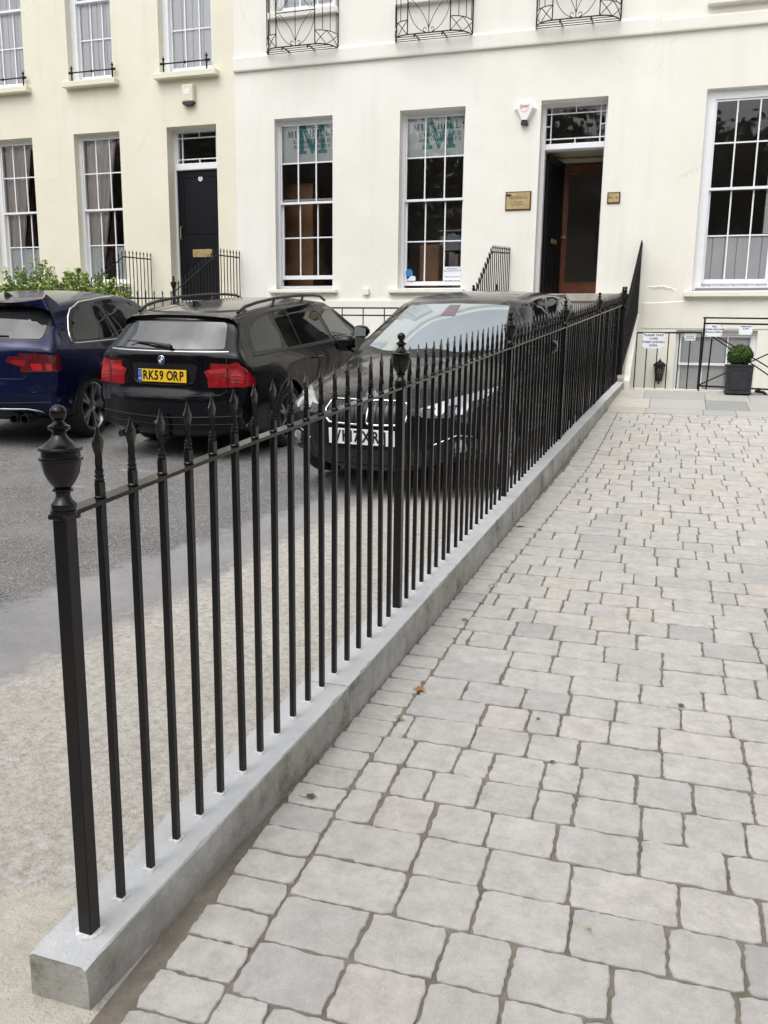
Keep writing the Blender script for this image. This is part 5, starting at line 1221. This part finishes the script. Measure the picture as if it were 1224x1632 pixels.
def ground_pose(X, Y, ax, sc, flip=False):
    y0, y1 = Y+ax[0]*sc, Y+ax[1]*sc; z0, z1 = zg(y0), zg(y1); t = atan2(z1-z0, y1-y0); return (X, Y, z0-(y0-Y)*math.tan(t)), t
# estate
def set_pose(root, X, Y, Z, h, t, ro, sc, flip=0.):
    Fd = Vector((sin(h)*cos(t), cos(h)*cos(t), sin(t))); R0 = Vector((cos(h), -sin(h), 0)); U0 = R0.cross(Fd)
    Rr = cos(ro)*R0-sin(ro)*U0; U = sin(ro)*R0+cos(ro)*U0; o = Vector((X, Y, Z))
    if flip: o = o+Fd*flip*sc[1]; Fd = -Fd; Rr = -Rr
    a, b_, c_ = Rr*sc[0], Fd*sc[1], U*sc[2]
    root.matrix_world = Matrix(((a.x, b_.x, c_.x, o.x), (a.y, b_.y, c_.y, o.y), (a.z, b_.z, c_.z, o.z), (0, 0, 0, 1)))
E_ = Car('estate_car', 'black estate car with yellow number plate and red tail lights, seen from behind', sE, (0, 0, 0), .0, 0, 1)
set_pose(E_.root, -4.35, 6.9, -1.145, -.012, .10, .015, (.90, 1.01, .978))
for wy in sE['axles']:
    for s in (-1, 1): E_.wheel(wy, s)
rg = E_.patch('rear_window', [(-.62,1.075),(.62,1.075),(.60,1.12),(.535,1.30),(-.535,1.30),(-.60,1.12)], 'B', 'rearglass', res=.07, round_=.04)
E_.patch('rear_spoiler', [(-.565,1.325),(.565,1.325),(.60,1.345),(.55,1.385),(-.55,1.385),(-.60,1.345)], 'B', 'trim', off=.012, res=.08, thick=.03)
E_.strip('tailgate_strip', [(-.665,1.052),(.665,1.052)], 'B', .010, 'chrome', off=-.003)
for s in (-1, 1):
    tl = E_.patch('tail_light', [(s*.84,.735),(s*.60,.745),(s*.49,.79),(s*.44,.885),(s*.66,.915),(s*.70,.955),(s*.77,.965),(s*.84,.86)], 'B', 'redlens', off=.007, res=.04, round_=.012)
    for zz_ in (.785, .815, .845): E_.strip('lens_rib', [(s*.705,zz_),(s*.80,zz_-.006)], 'B', .004, 'darkred', parent=tl, off=.012)
    E_.patch('lens', [(s*.82,.765),(s*.70,.765),(s*.70,.865),(s*.77,.90),(s*.82,.84)], 'B', 'redlens2', off=.010, round_=.03, res=.04, parent=tl)
    E_.patch('lens', [(s*.66,.875),(s*.50,.862),(s*.47,.895),(s*.655,.91)], 'B', 'redlens2', off=.010, res=.05, parent=tl)
    E_.patch('lens_seam', [(s*.675,.745),(s*.665,.745),(s*.665,.915),(s*.675,.915)], 'B', 'trim', off=.0095, res=.05, parent=tl)
    sd_ = 'R' if s > 0 else 'L'
    E_.patch('tail_light', [(.10,.735),(.33,.745),(.28,.85),(.20,.94),(.13,.955)], sd_, 'redlens', off=.007, res=.05)
    E_.strip('roof_rail', [(s*.58,.62),(s*.60,1.3),(s*.60,2.0),(s*.585,2.75)], 'T', .004, 'trim')
    mb = MB(); x = s*.60
    P = [(x*.96,.58,1.375),(x*.975,.72,1.425),(x,.95,1.452),(x,1.4,1.472),(x,2.0,1.468),(x,2.4,1.45),(x*.985,2.62,1.43),(x*.97,2.78,1.375)]
    mb.tube(P, .016, 8)
    for yy_ in (1.35, 2.1): mb.tube([(x,yy_-.05,1.40),(x,yy_,1.465)], .014, 6)
    mb.build('roof_rail', 'trim', E_.root, smooth=True)
    mirror(E_, 3.0, .97, s)
    W1 = [[(.52,1.02),(1.12,1.0),(1.10,1.33),(.80,1.30),(.58,1.20)], [(1.20,.998),(1.50,.99),(1.50,1.355),(1.18,1.34)], [(1.53,.989),(2.33,.972),(2.22,1.37),(1.53,1.357)], [(2.44,.970),(3.10,.955),(2.64,1.355),(2.33,1.368)]]
    g0 = E_.patch('window_surround', [(.46,1.0),(3.18,.935),(2.68,1.38),(1.9,1.395),(1.1,1.37),(.56,1.26)], sd_, 'trim', off=.0015, res=.07, round_=.05)
    for k, p in enumerate(W1): E_.patch('side_window', p, sd_, 'carglass' if k < 3 else 'rearglass', off=.005, res=.07, round_=.02)
    E_.strip('window_trim', [(.44,.992),(1.3,.968),(2.4,.943),(3.22,.925)], sd_, .007, 'trim')
    for ly in (1.62, 2.42, 3.35): E_.strip('door_gap', [(ly,.30),(ly+.02,.60),(ly,.93)], sd_, .003, 'trim')
    for hy in (1.72, 2.55):
        mb = MB(); hx_ = .893; mb.tube([(s*hx_,hy,.835),(s*(hx_+.035),hy+.03,.838),(s*(hx_+.035),hy+.17,.834),(s*hx_,hy+.20,.83)], .011, 8); mb.build('door_handle', 'carblack', E_.root, smooth=True)
# tailgate plate recess, plate, roundel
E_.patch('plate_recess', [(-.34,.80),(-.30,.76),(.30,.76),(.34,.80),(.37,.925),(.33,.945),(-.33,.945),(-.37,.925)], 'B', 'trim', off=.001, res=.06)
E_.strip('handle_strip', [(-.40,.95),(-.385,.85),(-.33,.775),(-.26,.755),(0,.75),(.26,.755),(.33,.775)], 'B', .008, 'cargrey', off=0)
h = E_.hit((0, -3, .835), (0, 1, 0))
plate(E_, 'number_plate', 'RK59 ORP', 0, .835, h[0].y-.018, -1, 'plateyellow', tilt=rad(-6))
h = E_.hit((-.02, -3, .975), (0, 1, 0)); roundel(E_, h[0]+Vector((0, -.003, 0)), .041, h[1] if h[1].y < 0 else -h[1])
# tailgate shut lines, bumper lines
E_.strip('tailgate_gap', [(-.655,1.09),(-.66,1.0),(-.655,.93),(-.67,.80),(-.66,.70),(-.60,.668),(0,.655),(.60,.668),(.66,.70),(.67,.80),(.655,.93),(.66,1.0),(.655,1.09)], 'B', .0035, 'trim')
E_.strip('bumper_line', [(-.80,.475),(0,.455),(.80,.475)], 'B', .007, 'cargrey'); E_.strip('bumper_line', [(-.72,.40),(0,.385),(.72,.40)], 'B', .005, 'cargrey')
E_.patch('bumper_insert', [(-.70,.26),(.70,.26),(.66,.34),(-.66,.34)], 'B', 'trim', off=.003, res=.08)
mb = MB(); mb.tube([(0,-.02,1.085),(.02,-.0,1.10)], .02, 8)
P0 = E_.hit((.06, -3, 1.10), (0, 1, 0))[0]+Vector((0, -.035, 0)); P1 = E_.hit((-.34, -3, 1.125), (0, 1, 0))[0]+Vector((0, -.018, 0))
mb = MB(); mb.tube([P0+Vector((.03, -.01, -.01)), P0, P0.lerp(P1, .5)+Vector((0, -.012, .012)), P1], [.024, .02, .012, .008], 8); mb.tube([P1+Vector((-.12, 0, .01)), P1+Vector((.22, .003, -.005))], .006, 6); mb.sphere(P0, .026, 10); mb.build('rear_wiper', 'darkplastic', E_.root, smooth=True)
for x in (-.52, -.44): mb = MB(); mb.tube([(x,.02,.27),(x,.30,.27)], .032, 14); mb.build('exhaust', 'darkalloy', E_.root, smooth=True)
mb = MB(); mb.tube([(.0,.25,.25),(.0,.02,.24),(.0,-.08,.28),(.0,-.10,.36),(.0,-.10,.40)], [.022,.022,.02,.016,.014], 8); mb.sphere((0,-.10,.425), .026, 12); mb.build('tow_bar', 'darkplastic', E_.root, smooth=True)
mb = MB(); h = E_.hit((0, .75, 5), (0, 0, -1)); mb.prism([(.70,h[0].z-.01),(.86,h[0].z-.005),(.74,h[0].z+.055),(.71,h[0].z+.055)], -.012, .012, axis='x'); mb.build('antenna', 'carblack', E_.root)

# blue hatchback
A_c = Car('hatchback_car', 'dark blue three door hatchback cut by the left edge of the photo', sA, (0, 0, 0), 0, 0, 1)
set_pose(A_c.root, -6.54, 6.95, -1.085, -.12, .08, .024, (.96, .995, 1.045))
for wy in sA['axles']:
    for s in (-1, 1): A_c.wheel(wy, s, mat='alloy')
A_c.patch('rear_window', [(-.66,1.02),(.66,1.02),(.655,1.08),(.60,1.265),(-.60,1.265),(-.655,1.08)], 'B', 'rearglass', res=.07, round_=.04)
A_c.patch('window_surround', [(-.71,1.005),(.71,1.005),(.69,1.09),(.62,1.285),(-.62,1.285),(-.69,1.09)], 'B', 'trim', off=.001, res=.07, round_=.04)
A_c.patch('rear_spoiler', [(-.56,1.29),(.56,1.29),(.575,1.31),(.56,1.33),(-.56,1.33),(-.575,1.31)], 'B', 'trim', off=.010, res=.08, thick=.03)
for s in (-1, 1):
    sd_ = 'R' if s > 0 else 'L'
    tl = A_c.patch('tail_light', [(s*.82,.73),(s*.62,.735),(s*.36,.815),(s*.39,.865),(s*.83,.882)], 'B', 'darkred', off=.007, res=.05)
    A_c.patch('lens', [(s*.80,.735),(s*.62,.738),(s*.60,.80),(s*.80,.80)], 'B', 'redlens2', off=.010, res=.05, parent=tl)
    A_c.patch('lens', [(s*.55,.765),(s*.40,.805),(s*.42,.835),(s*.55,.83)], 'B', 'redlens', off=.010, res=.05, parent=tl)
    A_c.patch('tail_light', [(.10,.72),(.27,.725),(.29,.88),(.12,.895)], sd_, 'darkred', off=.007, res=.05)
    pw = [(.64,.985),(1.50,.965),(1.28,1.335),(.98,1.31),(.76,1.20)]; pf = [(1.58,.963),(2.95,.935),(2.45,1.30),(2.10,1.355),(1.38,1.345)]
    A_c.patch('window_surround', [(.57,.968),(3.08,.915),(2.50,1.325),(2.10,1.375),(1.45,1.368),(.94,1.333),(.69,1.22)], sd_, 'trim', off=.0015, res=.07, round_=.05)
    A_c.patch('side_window', pw, sd_, 'carglass', off=.005, res=.07, round_=.04); A_c.patch('side_window', pf, sd_, 'carglass', off=.005, res=.07, round_=.03)
    A_c.strip('chrome_trim', [(2.60,1.29),(2.30,1.36),(1.95,1.380),(1.45,1.370),(.98,1.34),(.78,1.28),(.70,1.20),(.58,.985),(.62,.960),(1.6,.938),(3.0,.905)], sd_, .009, 'chrome')
    A_c.strip('door_gap', [(1.62,.28),(1.60,.6),(1.64,.93)], sd_, .003, 'trim'); mirror(A_c, 2.75, .97, s)
A_c.strip('tailgate_gap', [(-.60,.985),(-.64,.90),(-.60,.80),(-.58,.70),(-.52,.655),(.52,.655),(.58,.70),(.60,.80),(.64,.90),(.60,.985)], 'B', .003, 'trim')
A_c.strip('diffuser_trim', [(-.74,.30),(-.66,.35),(-.55,.37),(.55,.37),(.66,.35),(.74,.30)], 'B', .010, 'alloy'); A_c.patch('diffuser', [(-.68,.25),(.68,.25),(.62,.345),(-.62,.345)], 'B', 'trim', off=.003, res=.08)
A_c.strip('bumper_line', [(-.78,.44),(0,.425),(.78,.44)], 'B', .004, 'trim')
for x in (-.55, -.43, .43, .55):
    mb = MB(); mb.lathe([(.036, .10), (.038, .0), (.045, .0), (.045, .18), (.001, .18)], 18); mb.lathe([(.036, .10), (.001, .10)], 18, cap=False)
    o = mb.build('exhaust', 'darkalloy', A_c.root, smooth=True); o.location = (x, .02, .285); o.rotation_euler = (-pi/2, 0, 0)
P0 = A_c.hit((0, -3, 1.045), (0, 1, 0))[0]+Vector((0, -.03, 0)); P1 = A_c.hit((.34, -3, 1.045), (0, 1, 0))[0]+Vector((0, -.016, 0))
mb = MB(); mb.tube([P0+Vector((-.03, 0, 0)), P0, P1], [.03, .022, .007], 8); mb.build('rear_wiper', 'darkplastic', A_c.root, smooth=True)
h = A_c.hit((.02, .72, 5), (0, 0, -1)); mb = MB(); mb.prism([(.66,h[0].z-.01),(.80,h[0].z-.002),(.70,h[0].z+.038),(.67,h[0].z+.042)], .006, .026, axis='x'); mb.build('antenna', 'trim', A_c.root)

# grey hatchback facing us (own front towards the camera)
LF = sF['L']
F_ = Car('hatchback_car', 'black hatchback facing the camera with white number plate and twin kidney grille', sF, (0, 0, 0), 0, 0, 1)
set_pose(F_.root, -2.05, 5.9, -1.165, .104, .092, .003, (.95, 1.055, .985), flip=LF)
for wy in sF['axles']:
    for s in (-1, 1): F_.wheel(wy, s)
F_.patch('windscreen_surround', [(-.69,.985),(-.45,.965),(0,.955),(.45,.965),(.69,.985),(.535,1.345),(.3,1.365),(0,1.37),(-.3,1.365),(-.535,1.345)], 'F', 'trim', off=.001, res=.08)
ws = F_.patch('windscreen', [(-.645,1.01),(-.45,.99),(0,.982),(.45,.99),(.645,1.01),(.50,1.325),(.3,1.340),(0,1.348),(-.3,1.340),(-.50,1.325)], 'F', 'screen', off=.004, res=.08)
F_.patch('rear_view_mirror', [(-.075,1.25),(.07,1.25),(.05,1.335),(-.055,1.335)], 'F', 'sensor', off=.006, res=.08, thick=.001, parent=ws)
for s in (-1, 1):
    sd_ = 'R' if s > 0 else 'L'
    P0 = F_.hit((s*.05-.1, 8, 1.0), (0, -1, 0))[0]+Vector((0, .02, .01))
    # kidneys
    K = [(s*.03,.60),(s*.055,.585),(s*.30,.59),(s*.335,.62),(s*.345,.68),(s*.32,.735),(s*.27,.752),(s*.06,.755),(s*.03,.735)]
    kg = F_.patch('kidney_grille', K, 'F', 'trim', off=.004, res=.06); F_.strip('grille_frame', K, 'F', .0095, 'chrome', parent=kg, off=.012, closed=True)
    for k in range(9):
        x = s*(.06+.032*k); F_.strip('grille_slat', [(x,.605),(x,.74)], 'F', .006, 'darkalloy', parent=kg, off=.008)
    HL = [(s*.40,.672),(s*.45,.64),(s*.62,.635),(s*.76,.665),(s*.83,.73),(s*.83,.79),(s*.74,.775),(s*.60,.755),(s*.42,.705)]
    hl = F_.patch('headlight', HL, 'F', 'lensdark', off=.006, res=.05)
    F_.patch('lens', [(s*.42,.695),(s*.60,.75),(s*.74,.772),(s*.82,.782),(s*.80,.735),(s*.62,.705)], 'F', 'clearlens', off=.010, res=.05, parent=hl)
    for cx_, r_ in ((.555, .034), (.69, .040)):
        F_.patch('lamp', [(s*cx_+r_*cos(a*pi/8), .683+r_*.95*sin(a*pi/8)) for a in range(16)], 'F', 'clearlens', off=.011, res=.03, parent=hl)
    F_.patch('air_intake', [(s*.52,.33),(s*.78,.35),(s*.81,.47),(s*.75,.50),(s*.52,.43)], 'F', 'trim', off=.003, res=.05)
    fg = F_.patch('fog_light', [(s*.70+.042*cos(a*pi/8), .43+.042*sin(a*pi/8)) for a in range(16)], 'F', 'clearlens', off=.010, res=.03)
    F_.strip('intake_trim', [(s*.52,.44),(s*.68,.505),(s*.80,.49)], 'F', .006, 'chrome')
    F_.patch('window_surround', [(.62,1.0),(.9,.965),(3.02,.93),(2.32,1.345),(1.9,1.385),(1.3,1.385),(.85,1.32)], sd_, 'trim', off=.0015, res=.07, round_=.05)
    for p in ([(.72,1.01),(1.0,.975),(1.0,1.30),(.90,1.275)], [(1.05,.972),(1.72,.957),(1.62,1.36),(1.3,1.355),(1.05,1.315)], [(1.80,.956),(2.90,.94),(2.30,1.325),(1.90,1.358),(1.70,1.362)]): F_.patch('side_window', p, sd_, 'carglass', off=.005, res=.07, round_=.025)
    F_.strip('bonnet_crease', [(s*.33,4.15),(s*.42,3.8),(s*.50,3.3)], 'T', .003, 'cargrey', off=-.001)
    mirror(F_, 2.78, .985, s)
    F_.strip('door_gap', [(2.95,.30),(2.98,.60),(2.93,.92)], sd_, .003, 'trim')
    mb = MB(); a = F_.hit((s*.05, 8, .985), (0, -1, 0))[0]+Vector((0, .02, 0)); b_ = F_.hit((s*.05-.52, 8, .995), (0, -1, 0))[0]+Vector((0, .015, .0)); mb.tube([a, b_], .009, 6); mb.build('wiper', 'darkplastic', F_.root)
F_.strip('bonnet_gap', [(-.74,.80),(-.55,.775),(-.35,.768),(0,.772),(.35,.768),(.55,.775),(.74,.80)], 'F', .003, 'trim')
F_.patch('lower_grille', [(-.46,.285),(.46,.285),(.50,.40),(-.50,.40)], 'F', 'trim', off=.003, res=.06); F_.strip('bumper_line', [(-.5,.34),(.5,.34)], 'F', .006, 'cargrey')
F_.patch('lower_lip', [(-.74,.235),(.74,.235),(.70,.27),(-.70,.27)], 'F', 'trim', off=.004, res=.06)
h = F_.hit((0, 8, .50), (0, -1, 0)); plate(F_, 'number_plate', 'VK17 XRJ', 0, .50, h[0].y+.02, 1, 'platewhite', tilt=0, blue=False, pos=(.135, .26, .345, .425, .575, .713, .855))
h = F_.hit((0, 8, .785), (0, -1, 0)); roundel(F_, h[0]+Vector((0, .004, .004)), .041, (0, .75, .65))
for ob_ in (E_.root, A_c.root, F_.root): ob_['group'] = 'cars parked in the forecourt'

# ------------------------------------------------------------------ across the street (seen mirrored in panes and paint)
th = thing('terrace_house', 'pale terrace house across the street, mirrored in the window panes', 'house', (6, -24, zg(-24)))
mb = MB(); mb.box(-60, 45, -10, 0, -.5, 9.2); mb.build('wall', 'ivory', th)
mb = MB(); mb.prism([(-10.3, 9.2), (.3, 9.2), (-5, 12.2)], -60.3, 45.3, axis='x'); mb.build('roof', 'darkplastic', th)
wn = None
for i in range(25):
    for j in range(3):
        if wn is None:
            mb = MB(); mb.box(-.6, .6, .0, .03, 0, 1.9)
            wn = mb.build('window', 'carglass', th); mb = MB()
            for x in (-.6, -.2, .2, .6): mb.box(x-.025, x+.025, .03, .06, 0, 1.9)
            for z in (0, .95, 1.9): mb.box(-.6, .6, .03, .055, z-.025, z+.025)
            fr_ = mb.build('frame', 'paint', wn); c = wn
        else: c = copy_tree(wn, th)
        c.location = (-58+i*4, .0, .8+j*2.9)
def tree(x, y, ht, seed, label):
    rs = random.Random(seed); t_ = thing('street_tree', label, 'tree', (x, y, zg(y))); mb = MB(); mb.tube([(0, 0, -.2), (.05, 0, ht*.3), (0, .1, ht*.55)], [.28, .2, .13], 8); pts = []; br = []
    for k in range(16):
        a = rs.uniform(0, 2*pi); e = rs.uniform(.45, 1.3); L_ = ht*.40*rs.uniform(.6, 1); b0_ = Vector((0, .05, ht*rs.uniform(.42, .56))); tip = b0_+Vector((cos(a)*cos(e), sin(a)*cos(e), sin(e)))*L_
        mb.tube([b0_, b0_.lerp(tip, .5)+Vector((0, 0, .2)), tip], [.09, .05, .02], 5); br.append(tip)
    mb.build('trunk', 'bark', t_, smooth=True)
    for c in br:
        for i in range(620):
            d = Vector((rs.gauss(0, 1), rs.gauss(0, 1), rs.gauss(0, .8))); pts.append((c+d*ht*.075, .3+.25*d.z, (0, 0, .5)))
    leaf_obj('crown', *leaf_cluster(pts, .21, rs, .7), 'treeleaf', t_)
tree(-44.0, -15.0, 12.5, 1, 'far left street tree of the row across the road'); tree(-35.0, -16.3, 13.7, 2, 'second street tree from the left across the road'); tree(-26.0, -17.6, 14.9, 3, 'third street tree from the left across the road'); tree(-17.0, -15.0, 13.1, 4, 'fourth street tree from the left, across the road behind the viewer'); tree(-8.0, -16.3, 14.3, 5, 'tall street tree across the road, straight behind the viewer'); tree(1.0, -17.6, 12.5, 6, 'street tree across the road mirrored in the big right window'); tree(10.0, -15.0, 13.7, 7, 'second street tree from the right across the road'); tree(19.0, -16.3, 14.9, 8, 'far right street tree of the row across the road'); 
tree(13, 3, 8, 5, 'unseen added tree east of the block paving, darkens the car sides'); tree(12, 9.5, 7, 6, 'smaller unseen added tree east of the paving near the houses'); tree(14, -5, 8, 7, 'unseen added tree by the road on the east side')  # unseen trees, added to darken what the car sides reflect
